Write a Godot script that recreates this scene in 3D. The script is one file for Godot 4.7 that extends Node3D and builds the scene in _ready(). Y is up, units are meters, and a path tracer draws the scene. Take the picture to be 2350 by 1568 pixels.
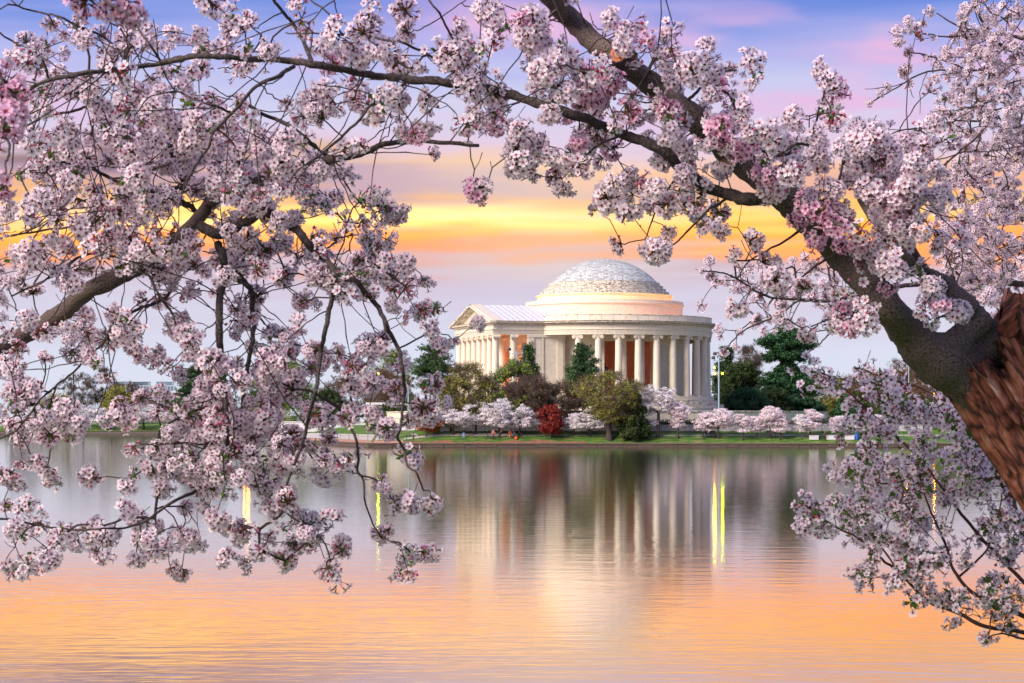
extends Node3D
# A white domed memorial across a tidal basin at sunset, framed by cherry trees in bloom.
# Distances: the near trees stand about 10 m from the camera, the far shore 437 m, the memorial 500 m.

const F := 5246.6      # focal length in the 2350-pixel-wide layout the measurements were taken in
const CX := 1175.0
const HY := 973.0      # the horizon's row in that layout
const EYE := 4.5       # camera height above the water

var rng := RandomNumberGenerator.new()
var M := {}
var used_names := {}
var fn := FastNoiseLite.new()


# ---------------------------------------------------------------- mesh builder
class MB:
	var v := PackedVector3Array()
	var n := PackedVector3Array()
	var c := PackedColorArray()
	var t := PackedVector2Array()
	var x := PackedInt32Array()
	var col := Color.WHITE
	var xf := Transform3D()
	func p(a: Vector3, nn: Vector3, uv := Vector2.ZERO) -> int:
		v.append(xf * a)
		n.append((xf.basis * nn).normalized())
		c.append(col)
		t.append(uv)
		return v.size() - 1
	func tri(a: int, b: int, d: int) -> void:
		if (v[d] - v[a]).cross(v[b] - v[a]).dot(n[a] + n[b] + n[d]) >= 0.0:
			x.append_array([a, b, d])
		else:
			x.append_array([a, d, b])
	func quad(a: int, b: int, d: int, e: int) -> void:
		tri(a, b, d)
		tri(a, d, e)
	func face(pts: Array) -> void:          # a flat polygon, fan
		var nn: Vector3 = (pts[2] - pts[0]).cross(pts[1] - pts[0]).normalized()
		var first := v.size()
		for q in pts:
			p(q, nn)
		for i in range(1, pts.size() - 1):
			x.append_array([first, first + i, first + i + 1])
	func poly(pts: Array, nn: Vector3) -> void:   # a flat polygon that faces nn
		var first := v.size()
		for q in pts:
			p(q, nn)
		for i in range(1, pts.size() - 1):
			tri(first, first + i, first + i + 1)
	func box(at: Vector3, s: Vector3, b := Basis()) -> void:
		var h := s / 2
		for ax in 3:
			for sg in [-1.0, 1.0]:
				var nn := Vector3.ZERO
				nn[ax] = sg
				var u := Vector3.ZERO
				u[(ax + 1) % 3] = h[(ax + 1) % 3]
				var w := Vector3.ZERO
				w[(ax + 2) % 3] = h[(ax + 2) % 3]
				var o := nn * h[ax]
				poly([at + b * (o - u - w), at + b * (o + u - w), at + b * (o + u + w), at + b * (o - u + w)], b * nn)
	func tube(pts: PackedVector3Array, rad: PackedFloat32Array, sides := 6, cap := true) -> void:
		var k := pts.size()
		if k < 2:
			return
		var dir := (pts[1] - pts[0]).normalized()
		var u := dir.cross(Vector3(0.31, 0.87, 0.38)).normalized()
		if u.length() < 0.5:
			u = dir.cross(Vector3.RIGHT).normalized()
		var first := v.size()
		for i in k:
			var d := (pts[mini(i + 1, k - 1)] - pts[maxi(i - 1, 0)]).normalized()
			u = (u - d * u.dot(d)).normalized()
			var w := d.cross(u)
			for j in sides + 1:
				var a := TAU * j / sides
				var nn := u * cos(a) + w * sin(a)
				p(pts[i] + nn * rad[i], nn, Vector2(float(j) / sides, i))
		for i in k - 1:
			for j in sides:
				var a := first + i * (sides + 1) + j
				x.append_array([a, a + sides + 1, a + 1, a + 1, a + sides + 1, a + sides + 2])
		if cap:
			for e in [0, k - 1]:
				var ring := []
				for j in sides:
					ring.append(pts[e] + (v[first + e * (sides + 1) + j] - pts[e]))
				var nn: Vector3 = (pts[e] - pts[1 if e == 0 else k - 2]).normalized()
				poly(ring, nn)
	func lathe(prof: Array, segs := 48, a0 := 0.0, a1 := TAU, smooth := false) -> void:   # prof: Vector2(r, y), from the bottom up outside
		for i in prof.size() - 1:
			var d: Vector2 = prof[i + 1] - prof[i]
			if d.length() < 1e-5:
				continue
			var n0 := Vector2(d.y, -d.x).normalized()
			var n1 := n0
			if smooth:
				if i > 0:
					var e: Vector2 = prof[i] - prof[i - 1]
					n0 = (n0 + Vector2(e.y, -e.x).normalized()).normalized()
				if i < prof.size() - 2:
					var e: Vector2 = prof[i + 2] - prof[i + 1]
					n1 = (n1 + Vector2(e.y, -e.x).normalized()).normalized()
			var first := v.size()
			for j in segs + 1:
				var a := lerpf(a0, a1, float(j) / segs)
				var s := Vector3(sin(a), 0, cos(a))
				p(s * prof[i].x + Vector3(0, prof[i].y, 0), s * n0.x + Vector3(0, n0.y, 0), Vector2(a * prof[i].x, prof[i].y))
				p(s * prof[i + 1].x + Vector3(0, prof[i + 1].y, 0), s * n1.x + Vector3(0, n1.y, 0), Vector2(a * prof[i].x, prof[i + 1].y))
			for j in segs:
				var b := first + j * 2
				quad(b, b + 2, b + 3, b + 1)
	func ball(at: Vector3, r: Vector3, seg := 8, rings := 6) -> void:
		var first := v.size()
		for i in rings + 1:
			for j in seg + 1:
				var th := PI * i / rings
				var ph := TAU * j / seg
				var s := Vector3(sin(th) * cos(ph), cos(th), sin(th) * sin(ph))
				p(at + s * r, (s / r).normalized())
		for i in rings:
			for j in seg:
				var a := first + i * (seg + 1) + j
				quad(a, a + 1, a + seg + 2, a + seg + 1)
	func wedge(r0: float, r1: float, y0: float, y1: float, a0: float, a1: float, seg := 2) -> void:   # a curved block of a ring
		var o := func(r: float, y: float, a: float) -> Vector3: return Vector3(sin(a) * r, y, cos(a) * r)
		for j in seg:
			var b0 := lerpf(a0, a1, float(j) / seg)
			var b1 := lerpf(a0, a1, float(j + 1) / seg)
			var m := Vector3(sin((b0 + b1) / 2), 0, cos((b0 + b1) / 2))
			poly([o.call(r1, y0, b0), o.call(r1, y0, b1), o.call(r1, y1, b1), o.call(r1, y1, b0)], m)
			poly([o.call(r0, y1, b0), o.call(r0, y1, b1), o.call(r1, y1, b1), o.call(r1, y1, b0)], Vector3.UP)
			poly([o.call(r0, y0, b0), o.call(r0, y0, b1), o.call(r1, y0, b1), o.call(r1, y0, b0)], Vector3.DOWN)
			poly([o.call(r0, y0, b0), o.call(r0, y0, b1), o.call(r0, y1, b1), o.call(r0, y1, b0)], -m)
		poly([o.call(r0, y0, a0), o.call(r1, y0, a0), o.call(r1, y1, a0), o.call(r0, y1, a0)], -Vector3(cos(a0), 0, -sin(a0)))
		poly([o.call(r0, y0, a1), o.call(r1, y0, a1), o.call(r1, y1, a1), o.call(r0, y1, a1)], Vector3(cos(a1), 0, -sin(a1)))
	func mesh() -> ArrayMesh:
		var m := ArrayMesh.new()
		if x.is_empty():
			return m
		var a := []
		a.resize(Mesh.ARRAY_MAX)
		a[Mesh.ARRAY_VERTEX] = v
		a[Mesh.ARRAY_NORMAL] = n
		a[Mesh.ARRAY_COLOR] = c
		a[Mesh.ARRAY_TEX_UV] = t
		a[Mesh.ARRAY_INDEX] = x
		m.add_surface_from_arrays(Mesh.PRIMITIVE_TRIANGLES, a)
		return m


# ---------------------------------------------------------------- naming
func numbered(called: String) -> String:
	var k: int = used_names.get(called, 0)
	used_names[called] = k + 1
	return called if k == 0 else "%s_%03d" % [called, k]


func tag(o: Node3D, label: String, category: String, group := "", kind := "") -> Node3D:
	if label:
		o.set_meta("label", label)
	if category:
		o.set_meta("category", category)
	if group:
		o.set_meta("group", group)
	if kind:
		o.set_meta("kind", kind)
	return o


func thing(called: String, label: String, category: String, at := Vector3.ZERO, turn := 0.0, group := "") -> Node3D:
	var o := Node3D.new()
	o.name = numbered(called)
	add_child(o)
	o.position = at
	o.rotation.y = turn
	tag(o, label, category, group)
	return o


func part(called: String, m: Mesh, mat: Material, parent: Node3D = null, at := Vector3.ZERO, kind := "") -> MeshInstance3D:
	var o := MeshInstance3D.new()
	o.mesh = m
	o.material_override = mat
	if parent == null:
		o.name = numbered(called)
		add_child(o)
	else:
		var key := "%d/%s" % [parent.get_instance_id(), called]
		var k: int = used_names.get(key, 0)
		used_names[key] = k + 1
		o.name = called if k == 0 else "%s_%03d" % [called, k]
		parent.add_child(o, true)
	o.position = at
	if kind:
		o.set_meta("kind", kind)
	return o


func many(called: String, m: Mesh, mat: Material, places: Array, parent: Node3D, tints: Array = [], kind := "stuff") -> MultiMeshInstance3D:
	var mm := MultiMesh.new()
	mm.transform_format = MultiMesh.TRANSFORM_3D
	mm.use_colors = not tints.is_empty()
	mm.mesh = m
	mm.instance_count = places.size()
	for i in places.size():
		mm.set_instance_transform(i, places[i])
		if tints:
			mm.set_instance_color(i, tints[i])
	var o := MultiMeshInstance3D.new()
	o.multimesh = mm
	o.material_override = mat
	if parent == null:
		o.name = numbered(called)
		add_child(o)
	else:
		var key := "%d/%s" % [parent.get_instance_id(), called]
		var k: int = used_names.get(key, 0)
		used_names[key] = k + 1
		o.name = called if k == 0 else "%s_%03d" % [called, k]
		parent.add_child(o, true)
	if kind:
		o.set_meta("kind", kind)
	return o


func W(x: float, y: float, d: float) -> Vector3:
	return Vector3((x - CX) / F * d, EYE + (HY - y) / F * d, -d)


func lin(r: float, g: float, b: float) -> Color:
	return Color(r, g, b).linear_to_srgb()


func mat(called: String, color: Color, rough := 0.8, more := {}) -> StandardMaterial3D:
	var m := StandardMaterial3D.new()
	m.resource_name = called
	m.albedo_color = color
	m.roughness = rough
	m.cull_mode = BaseMaterial3D.CULL_DISABLED
	for k in more:
		m.set(k, more[k])
	M[called] = m
	return m


func noise_image(size: int, freq: float, octaves := 4, sd := 1, kind := FastNoiseLite.TYPE_SIMPLEX_SMOOTH, fractal := FastNoiseLite.FRACTAL_FBM, gain := 0.5) -> Image:
	var f := FastNoiseLite.new()
	f.seed = sd
	f.noise_type = kind
	f.frequency = freq
	f.fractal_type = fractal
	f.fractal_octaves = octaves
	f.fractal_gain = gain
	return f.get_seamless_image(size, size)


func ramp_texture(im: Image, stops: Array, cols: Array) -> ImageTexture:   # a grey image run through a colour ramp
	var g := Gradient.new()
	g.offsets = PackedFloat32Array(stops)
	g.colors = PackedColorArray(cols)
	var lut := []
	for i in 256:
		lut.append(g.sample(i / 255.0))
	var size := im.get_width()
	var out := PackedByteArray()
	out.resize(size * im.get_height() * 3)
	im.convert(Image.FORMAT_L8)
	var src := im.get_data()
	for i in src.size():
		var q: Color = lut[src[i]]
		out[i * 3] = int(q.r * 255)
		out[i * 3 + 1] = int(q.g * 255)
		out[i * 3 + 2] = int(q.b * 255)
	return ImageTexture.create_from_image(Image.create_from_data(size, im.get_height(), false, Image.FORMAT_RGB8, out))


func bump(im: Image, strength := 4.0) -> ImageTexture:
	var q: Image = im.duplicate()
	q.convert(Image.FORMAT_RGBA8)
	q.bump_map_to_normal_map(strength)
	return ImageTexture.create_from_image(q)


# ---------------------------------------------------------------- the sky
var sky_stops := [973.0, 800.0, 700.0, 620.0, 588.0, 556.0, 525.0, 500.0, 472.0, 445.0, 424.0, 402.0, 380.0, 350.0, 250.0, 120.0, 0.0, -600.0, -2000.0, -9000.0]
var sky_cols: Array = []
var sky_noise := FastNoiseLite.new()


func sky_at(az: float, el: float) -> Color:   # az in degrees from the view direction, el in degrees
	var a := deg_to_rad(az)
	var e := deg_to_rad(clampf(el, -3.0, 62.0))
	var y := HY - tan(e) * F
	var cx := sin(a)      # the noise runs round the horizon without a seam; long flat clouds
	var cz := -cos(a)
	var wob := sky_noise.get_noise_3d(cx * 5.0, el * 0.75, cz * 5.0)
	var fine := sky_noise.get_noise_3d(cx * 11.0 + 50.0, el * 3.4, cz * 11.0)
	var yy := y + wob * 50.0 + fine * 34.0
	var i := 0
	while i < sky_stops.size() - 2 and yy < sky_stops[i + 1]:
		i += 1
	var w := clampf((yy - sky_stops[i]) / (sky_stops[i + 1] - sky_stops[i]), 0.0, 1.0)
	var c: Color = sky_cols[i].lerp(sky_cols[i + 1], w)
	# the sunset bands fade with distance from the sun's side of the sky
	var band := smoothstep(330.0, 390.0, y) * (1.0 - smoothstep(600.0, 680.0, y))
	var away := 1.0 - exp(-pow(az / 62.0, 2.0))
	c = c.lerp(Color(0.62, 0.56, 0.74), band * away * 0.85)
	# streaks: brighter and duller bars of cloud inside the bands
	var bar := sky_noise.get_noise_3d(cx * 7.0 + 20.0, el * 4.6, cz * 7.0) + 0.5 * sky_noise.get_noise_3d(cx * 19.0, el * 11.0 + 7.0, cz * 19.0)
	c = c.lerp(Color(0.60, 0.42, 0.52), band * clampf(smoothstep(0.05, 0.5, bar) * 0.62, 0.0, 1.0))
	c = c.lerp(Color(1.05, 0.52, 0.26), smoothstep(360.0, 400.0, y) * (1.0 - smoothstep(430.0, 470.0, y)) * smoothstep(-0.5, 2.5, az) * exp(-pow(az / 40.0, 2.0)) * 0.6)
	c = c.lerp(Color(1.05, 0.40, 0.15), exp(-pow((yy - 575.0) / 36.0, 2.0)) * smoothstep(2.5, 6.5, absf(az - 0.8)) * exp(-pow(az / 40.0, 2.0)) * 0.85)
	c = c.lerp(Color(0.16, 0.10, 0.17), exp(-pow((az + 10.5) / 5.0, 2.0) - pow((yy - 386.0) / 36.0, 2.0)) * 0.85)  # dark violet patch added to the sky so the water mirrors it darkly
	c = c.lerp(Color(1.0, 0.80, 0.56), band * exp(-pow((az - 1.0) / 3.6, 2.0)) * 0.38)
	# pink lit clouds in the upper sky
	var puff := sky_noise.get_noise_3d(cx * 6.0 + 9.0, el * 0.45 + 4.0, cz * 6.0) + 0.5 * sky_noise.get_noise_3d(cx * 17.0, el * 1.3 + 9.0, cz * 17.0)
	var up := smoothstep(360.0, 250.0, y)
	var bank := exp(-pow((y - 165.0) / 75.0, 2.0)) * smoothstep(2.0, 6.5, az) * (1.0 - smoothstep(12.0, 30.0, az)) * 0.85
	var pale := exp(-pow((y - 40.0) / 60.0, 2.0)) * exp(-pow((az - 0.0) / 2.6, 2.0)) * 0.75
	c = c.lerp(Color(0.82, 0.50, 0.76), clampf(smoothstep(0.0, 0.4, puff) * up * smoothstep(-60.0, 120.0, y) * 0.6 + bank * smoothstep(-0.45, 0.4, puff) + pale, 0.0, 0.92))
	# the glow round the sun behind the clouds
	c += Color(0.80, 0.52, 0.20) * exp(-pow((az + 4.6) / 6.0, 2.0) - pow((yy - 500.0) / 30.0, 2.0))
	c += Color(0.62, 0.20, 0.0) * exp(-pow((az - 1.0) / 30.0, 2.0) - pow((yy - 530.0) / 40.0, 2.0))
	return c


func make_sky() -> Image:
	for q in [[222, 226, 242], [218, 222, 240], [216, 208, 228], [212, 194, 214], [244, 152, 118], [255, 144, 66], [255, 168, 68], [255, 214, 128], [255, 200, 110], [250, 184, 128], [204, 172, 190], [212, 178, 194], [250, 204, 170], [232, 206, 226], [212, 210, 240], [176, 182, 238], [112, 142, 224], [112, 140, 214], [138, 152, 212], [150, 160, 208]]:
		sky_cols.append(Color8(q[0], q[1], q[2]).srgb_to_linear())
	sky_noise.seed = 11
	sky_noise.frequency = 1.0
	sky_noise.fractal_octaves = 3
	var low := Image.create_empty(512, 256, false, Image.FORMAT_RGBF)
	for j in 256:
		for i in 512:
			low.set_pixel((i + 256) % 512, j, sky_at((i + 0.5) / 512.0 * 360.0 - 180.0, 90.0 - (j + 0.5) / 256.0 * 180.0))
	low.resize(4096, 2048, Image.INTERPOLATE_CUBIC)
	# the same sky at full fineness round the view: +-21 degrees, up to 19 degrees
	var step := 360.0 / 4096.0
	for j in range(1024 - 216, 1032):
		for i in range(2048 - 240, 2048 + 240):
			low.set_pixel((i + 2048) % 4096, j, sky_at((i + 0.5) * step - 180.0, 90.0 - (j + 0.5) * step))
	return low


func _ready() -> void:
	rng.seed = 20240407
	# camera: level, the lens shifted up
	var cam := Camera3D.new()
	cam.name = "camera"
	cam.near = 0.1
	cam.far = 6000.0
	cam.set_frustum(0.1 * 1568.0 / F, Vector2(0, 0.1 * 189.0 / F), 0.1, 6000.0)
	cam.position = Vector3(0, EYE, 0)
	var lens := CameraAttributesPhysical.new()
	lens.frustum_near = 0.1
	lens.frustum_far = 6000.0
	lens.frustum_focal_length = 80.0
	lens.exposure_aperture = 22.0
	lens.frustum_focus_distance = 40.0
	cam.attributes = lens
	add_child(cam)
	cam.current = true

	# the sky
	var env := Environment.new()
	env.background_mode = Environment.BG_SKY
	var sky := Sky.new()
	var pano := PanoramaSkyMaterial.new()
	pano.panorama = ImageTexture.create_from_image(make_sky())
	sky.sky_material = pano
	env.sky = sky
	env.background_energy_multiplier = 0.62
	env.tonemap_mode = Environment.TONE_MAPPER_LINEAR
	env.tonemap_exposure = 1.65
	env.sdfgi_enabled = true
	env.ssao_enabled = true
	env.ssil_enabled = true
	var we := WorldEnvironment.new()
	we.name = "world_environment"
	we.environment = env
	add_child(we)

	# the broad soft light of the bright open sky over the photographer's left shoulder
	var sun := DirectionalLight3D.new()
	sun.name = "sun"
	sun.light_color = Color(1.0, 0.93, 0.88)
	sun.light_energy = 1.15
	sun.light_angular_distance = 30.0
	sun.shadow_enabled = true
	sun.rotation_degrees = Vector3(-34, -50, 0)
	add_child(sun)

	make_materials()
	make_water_and_land()
	make_memorial()
	make_far_shore()
	make_far_trees()
	make_near_trees()


# ---------------------------------------------------------------- materials
func make_materials() -> void:
	var a := noise_image(512, 0.012, 5, 3)
	var b := noise_image(512, 0.05, 4, 4)
	var vein := noise_image(512, 0.009, 4, 8, FastNoiseLite.TYPE_SIMPLEX_SMOOTH, FastNoiseLite.FRACTAL_RIDGED)
	# marble: cream white with grey veins
	var marble_tex := ramp_texture(vein, [0.0, 0.5, 0.82, 0.94, 1.0], [Color(0.95, 0.93, 0.88), Color(0.93, 0.91, 0.86), Color(0.90, 0.88, 0.83), Color(0.80, 0.77, 0.70), Color(0.70, 0.66, 0.58)])
	var tri := {"uv1_triplanar": true, "uv1_world_triplanar": true}
	mat("marble", Color(0.92, 0.90, 0.855), 0.65, tri.merged({"albedo_texture": marble_tex, "uv1_scale": Vector3(0.11, 0.11, 0.11), "normal_enabled": true, "normal_texture": bump(b, 2.0), "normal_scale": 0.3}))
	mat("marble_pale", Color(0.95, 0.93, 0.88), 0.6, tri.merged({"albedo_texture": marble_tex, "uv1_scale": Vector3(0.16, 0.05, 0.16)}))
	# weathered marble: dark streaks and patches of lichen and soot
	var stain := noise_image(512, 0.02, 5, 17)
	mat("stained_marble", Color(1, 1, 1), 0.8, tri.merged({"albedo_texture": ramp_texture(stain, [0.0, 0.30, 0.40, 0.55, 1.0], [Color(0.30, 0.27, 0.23), Color(0.46, 0.42, 0.36), Color(0.74, 0.70, 0.63), Color(0.84, 0.81, 0.75), Color(0.92, 0.90, 0.85)]), "uv1_scale": Vector3(0.09, 0.25, 0.09)}))
	# the dome's skin: small slabs mottled grey
	var mottle := noise_image(512, 0.028, 5, 23)
	mat("dome_stone", Color(1, 1, 1), 0.7, tri.merged({"albedo_texture": ramp_texture(mottle, [0.0, 0.36, 0.46, 0.58, 1.0], [Color(0.46, 0.47, 0.47), Color(0.60, 0.62, 0.62), Color(0.74, 0.76, 0.75), Color(0.81, 0.83, 0.82), Color(0.87, 0.88, 0.87)]), "uv1_scale": Vector3(0.16, 0.34, 0.16)}))
	mat("dome_joint", lin(0.34, 0.35, 0.34), 0.9)
	mat("roof_metal", Color(0.92, 0.92, 0.93), 0.6, tri.merged({"albedo_texture": ramp_texture(a.duplicate(), [0.0, 1.0], [Color(0.78, 0.78, 0.80), Color(1, 1, 1)]), "uv1_scale": Vector3(0.2, 0.2, 0.2)}))
	mat("joint", lin(0.16, 0.13, 0.10), 0.9)
	mat("bronze", lin(0.035, 0.03, 0.026), 0.45, {"metallic": 0.6})
	mat("granite", Color(1, 1, 1), 0.85, tri.merged({"albedo_texture": ramp_texture(stain.duplicate(), [0.0, 0.45, 0.6, 1.0], [Color(0.48, 0.48, 0.47), Color(0.66, 0.66, 0.66), Color(0.76, 0.76, 0.77), Color(0.84, 0.84, 0.85)]), "uv1_scale": Vector3(0.2, 0.3, 0.2)}))
	# land
	var turf := noise_image(512, 0.016, 5, 31)
	mat("grass", Color(1, 1, 1), 0.95, tri.merged({"albedo_texture": ramp_texture(turf, [0.0, 0.4, 0.55, 0.68, 0.8, 1.0], [lin(0.025, 0.075, 0.006), lin(0.05, 0.14, 0.009), lin(0.08, 0.19, 0.013), lin(0.12, 0.2, 0.022), lin(0.26, 0.20, 0.09), lin(0.34, 0.26, 0.13)]), "uv1_scale": Vector3(0.035, 0.1, 0.12)}))
	mat("bare_earth", Color(1, 1, 1), 0.95, tri.merged({"albedo_texture": ramp_texture(turf.duplicate(), [0.0, 0.5, 1.0], [lin(0.14, 0.055, 0.03), lin(0.26, 0.11, 0.06), lin(0.36, 0.19, 0.12)]), "uv1_scale": Vector3(0.05, 0.1, 0.2)}))
	mat("path_stone", Color(1, 1, 1), 0.9, tri.merged({"albedo_texture": ramp_texture(b.duplicate(), [0.0, 1.0], [lin(0.24, 0.17, 0.13), lin(0.42, 0.32, 0.27)]), "uv1_scale": Vector3(0.1, 0.1, 0.3)}))
	mat("pale_paving", Color(1, 1, 1), 0.9, tri.merged({"albedo_texture": ramp_texture(b.duplicate(), [0.0, 1.0], [lin(0.42, 0.38, 0.33), lin(0.58, 0.53, 0.48)]), "uv1_scale": Vector3(0.1, 0.1, 0.3)}))
	mat("brick_paving", Color(1, 1, 1), 0.9, tri.merged({"albedo_texture": ramp_texture(b.duplicate(), [0.0, 1.0], [lin(0.34, 0.17, 0.12), lin(0.55, 0.30, 0.22)]), "uv1_scale": Vector3(0.3, 0.3, 0.6)}))
	mat("seawall_stone", Color(1, 1, 1), 0.9, tri.merged({"albedo_texture": ramp_texture(stain.duplicate(), [0.0, 0.4, 0.6, 1.0], [lin(0.02, 0.016, 0.012), lin(0.05, 0.035, 0.025), lin(0.13, 0.10, 0.08), lin(0.22, 0.18, 0.15)]), "uv1_scale": Vector3(0.25, 0.5, 0.25)}))
	# water
	var w1 := noise_image(2048, 0.020, 4, 41, FastNoiseLite.TYPE_SIMPLEX_SMOOTH, FastNoiseLite.FRACTAL_FBM, 0.68)
	var wat := mat("water", lin(0.30, 0.31, 0.34), 0.06, {"metallic": 1.0})
	wat.albedo_color = lin(0.52, 0.455, 0.36)
	wat.normal_enabled = true
	wat.normal_texture = bump(w1, 6.0)
	wat.normal_scale = 0.027
	# bark and wood
	var bark := noise_image(512, 0.03, 5, 51)
	var bark_tex := ramp_texture(bark, [0.0, 0.38, 0.55, 0.75, 1.0], [lin(0.008, 0.005, 0.005), lin(0.03, 0.02, 0.018), lin(0.06, 0.042, 0.038), lin(0.11, 0.085, 0.08), lin(0.2, 0.17, 0.16)])
	mat("cherry_bark", Color(1, 1, 1), 0.85, {"uv1_triplanar": true, "albedo_texture": bark_tex, "uv1_scale": Vector3(3.5, 3.5, 3.5), "normal_enabled": true, "normal_texture": bump(bark, 8.0), "normal_scale": 0.9})
	var dash := noise_image(512, 0.045, 3, 71)
	mat("limb_bark", Color(1, 1, 1), 0.85, {"albedo_texture": ramp_texture(dash, [0.0, 0.30, 0.36, 0.5, 0.62, 1.0], [lin(0.010, 0.007, 0.006), lin(0.022, 0.014, 0.011), lin(0.082, 0.056, 0.045), lin(0.105, 0.073, 0.06), lin(0.14, 0.10, 0.086), lin(0.2, 0.16, 0.145)]), "uv1_scale": Vector3(1, 0.16, 1), "normal_enabled": true, "normal_texture": bump(dash, 6.0), "normal_scale": 0.8})
	mat("fork_bark", Color(1, 1, 1), 0.9, {"uv1_triplanar": true, "albedo_texture": M.limb_bark.albedo_texture, "uv1_scale": Vector3(3.2, 3.2, 3.2), "normal_enabled": true, "normal_texture": M.limb_bark.normal_texture, "normal_scale": 0.9})
	mat("twig_bark", lin(0.045, 0.026, 0.022), 0.8)
	mat("red_stem", lin(0.10, 0.035, 0.022), 0.7)
	mat("moss_bark", Color(0.95, 1.0, 0.8), 0.95, {"uv1_triplanar": true, "albedo_texture": bark_tex, "uv1_scale": Vector3(5, 5, 5), "normal_enabled": true, "normal_texture": bump(bark, 10.0), "normal_scale": 1.0})
	var grain := noise_image(512, 0.022, 5, 61, FastNoiseLite.TYPE_SIMPLEX_SMOOTH, FastNoiseLite.FRACTAL_RIDGED)
	mat("rotten_wood", Color(1, 1, 1), 0.9, {"albedo_texture": ramp_texture(grain, [0.0, 0.35, 0.6, 0.8, 1.0], [lin(0.52, 0.36, 0.33), lin(0.34, 0.13, 0.085), lin(0.20, 0.06, 0.035), lin(0.06, 0.018, 0.011), lin(0.008, 0.003, 0.002)]), "uv1_scale": Vector3(3, 1.1, 1), "normal_enabled": true, "normal_texture": bump(grain, 6.0), "normal_scale": 0.5})
	mat("cut_wood", lin(0.52, 0.21, 0.09), 0.8)
	mat("cut_ring", lin(0.36, 0.10, 0.035), 0.85)
	mat("tree_bark", lin(0.055, 0.042, 0.036), 0.9)
	mat("grey_bark", lin(0.13, 0.11, 0.10), 0.9)
	mat("blossom", Color(1, 1, 1), 0.7, {"vertex_color_use_as_albedo": true, "backlight_enabled": true, "backlight": Color(0.95, 0.95, 0.95)})
	mat("leaf", Color(1, 1, 1), 0.7, {"vertex_color_use_as_albedo": true, "backlight_enabled": true, "backlight": Color(0.35, 0.35, 0.35)})
	# street things
	mat("pole_paint", lin(0.30, 0.42, 0.52), 0.5)
	mat("black_metal", lin(0.015, 0.015, 0.017), 0.6)
	mat("dark_grey", lin(0.05, 0.05, 0.055), 0.6)
	mat("bin_blue", lin(0.02, 0.10, 0.42), 0.6)
	mat("white_stone", lin(0.62, 0.62, 0.64), 0.8)
	mat("orange_plastic", lin(0.8, 0.13, 0.02), 0.6)
	mat("lamp_orange", lin(0.9, 0.5, 0.1), 0.4, {"emission_enabled": true, "emission": Color(1.0, 0.55, 0.12), "emission_energy_multiplier": 16.0})
	mat("lamp_yellow", lin(0.9, 0.8, 0.1), 0.4, {"emission_enabled": true, "emission": Color(0.85, 0.95, 0.12), "emission_energy_multiplier": 10.0})
	mat("lamp_warm", lin(0.9, 0.6, 0.2), 0.4, {"emission_enabled": true, "emission": Color(1.0, 0.6, 0.2), "emission_energy_multiplier": 1.5})
	mat("window_glass", lin(0.22, 0.32, 0.40), 0.1, {"metallic": 0.5})
	mat("white_frame", lin(0.66, 0.70, 0.74), 0.6)
	mat("brick", lin(0.12, 0.06, 0.05), 0.9)


# ---------------------------------------------------------------- water and land
const SHORE := 437.0


func shore_d(x: float) -> float:
	if x > -27.0:
		return SHORE
	if x > -57.0:
		return lerpf(SHORE, 560.0, (-27.0 - x) / 30.0)
	if x > -89.0:
		return lerpf(560.0, 874.0, (-57.0 - x) / 32.0)
	return 874.0


func along(tab: Array, s: float) -> float:
	for i in tab.size() - 1:
		if s <= tab[i + 1].x:
			return lerpf(tab[i].y, tab[i + 1].y, clampf((s - tab[i].x) / (tab[i + 1].x - tab[i].x), 0, 1))
	return tab[-1].y


const H_MAIN := [Vector2(0, 0.75), Vector2(2, 0.8), Vector2(3, 1.0), Vector2(5, 1.95), Vector2(9, 3.1), Vector2(9.3, 4.1), Vector2(60, 4.3), Vector2(200, 5.0), Vector2(2500, 6.0)]
const H_EASY := [Vector2(0, 0.75), Vector2(2, 0.85), Vector2(8, 1.7), Vector2(20, 2.6), Vector2(60, 4.2), Vector2(200, 5.0), Vector2(2500, 6.0)]
const H_BANK := [Vector2(0, 1.7), Vector2(6, 1.9), Vector2(25, 4.0), Vector2(60, 5.0), Vector2(200, 6.0), Vector2(2500, 8.0)]


func land_h(x: float, d: float) -> float:
	var s := d - shore_d(x)
	var f := smoothstep(-23.0, -13.0, x) * (1.0 - smoothstep(82.0, 94.0, x))
	var b := smoothstep(-60.0, -88.0, x)
	return lerpf(lerpf(along(H_EASY, s), along(H_MAIN, s), f), along(H_BANK, s), b)


func ground(px: float, d: float) -> Vector3:   # the point of the land seen at column px, at distance d
	var x := (px - CX) / F * d
	return Vector3(x, land_h(x, d), -d)


func land_strip(called: String, x0: float, x1: float, s0: float, s1: float, lift: float, m: Material, nx := 60, ragged := 0.0) -> MeshInstance3D:
	var mb := MB.new()
	var ns := 4
	for i in nx + 1:
		var x := lerpf(x0, x1, float(i) / nx)
		for j in ns + 1:
			var edge := ragged * fn.get_noise_1d(x * 9.0 + 300.0) if j == ns else 0.0
			var s := lerpf(s0, s1, float(j) / ns) + edge
			var d := shore_d(x) + s
			mb.p(Vector3(x, land_h(x, d) + lift, -d), Vector3(0, 1, 0.2))
	for i in nx:
		for j in ns:
			var a := i * (ns + 1) + j
			mb.quad(a, a + 1, a + ns + 2, a + ns + 1)
	var o := part(called, mb.mesh(), m)
	tag(o, "", "", "", "structure")
	return o


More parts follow.
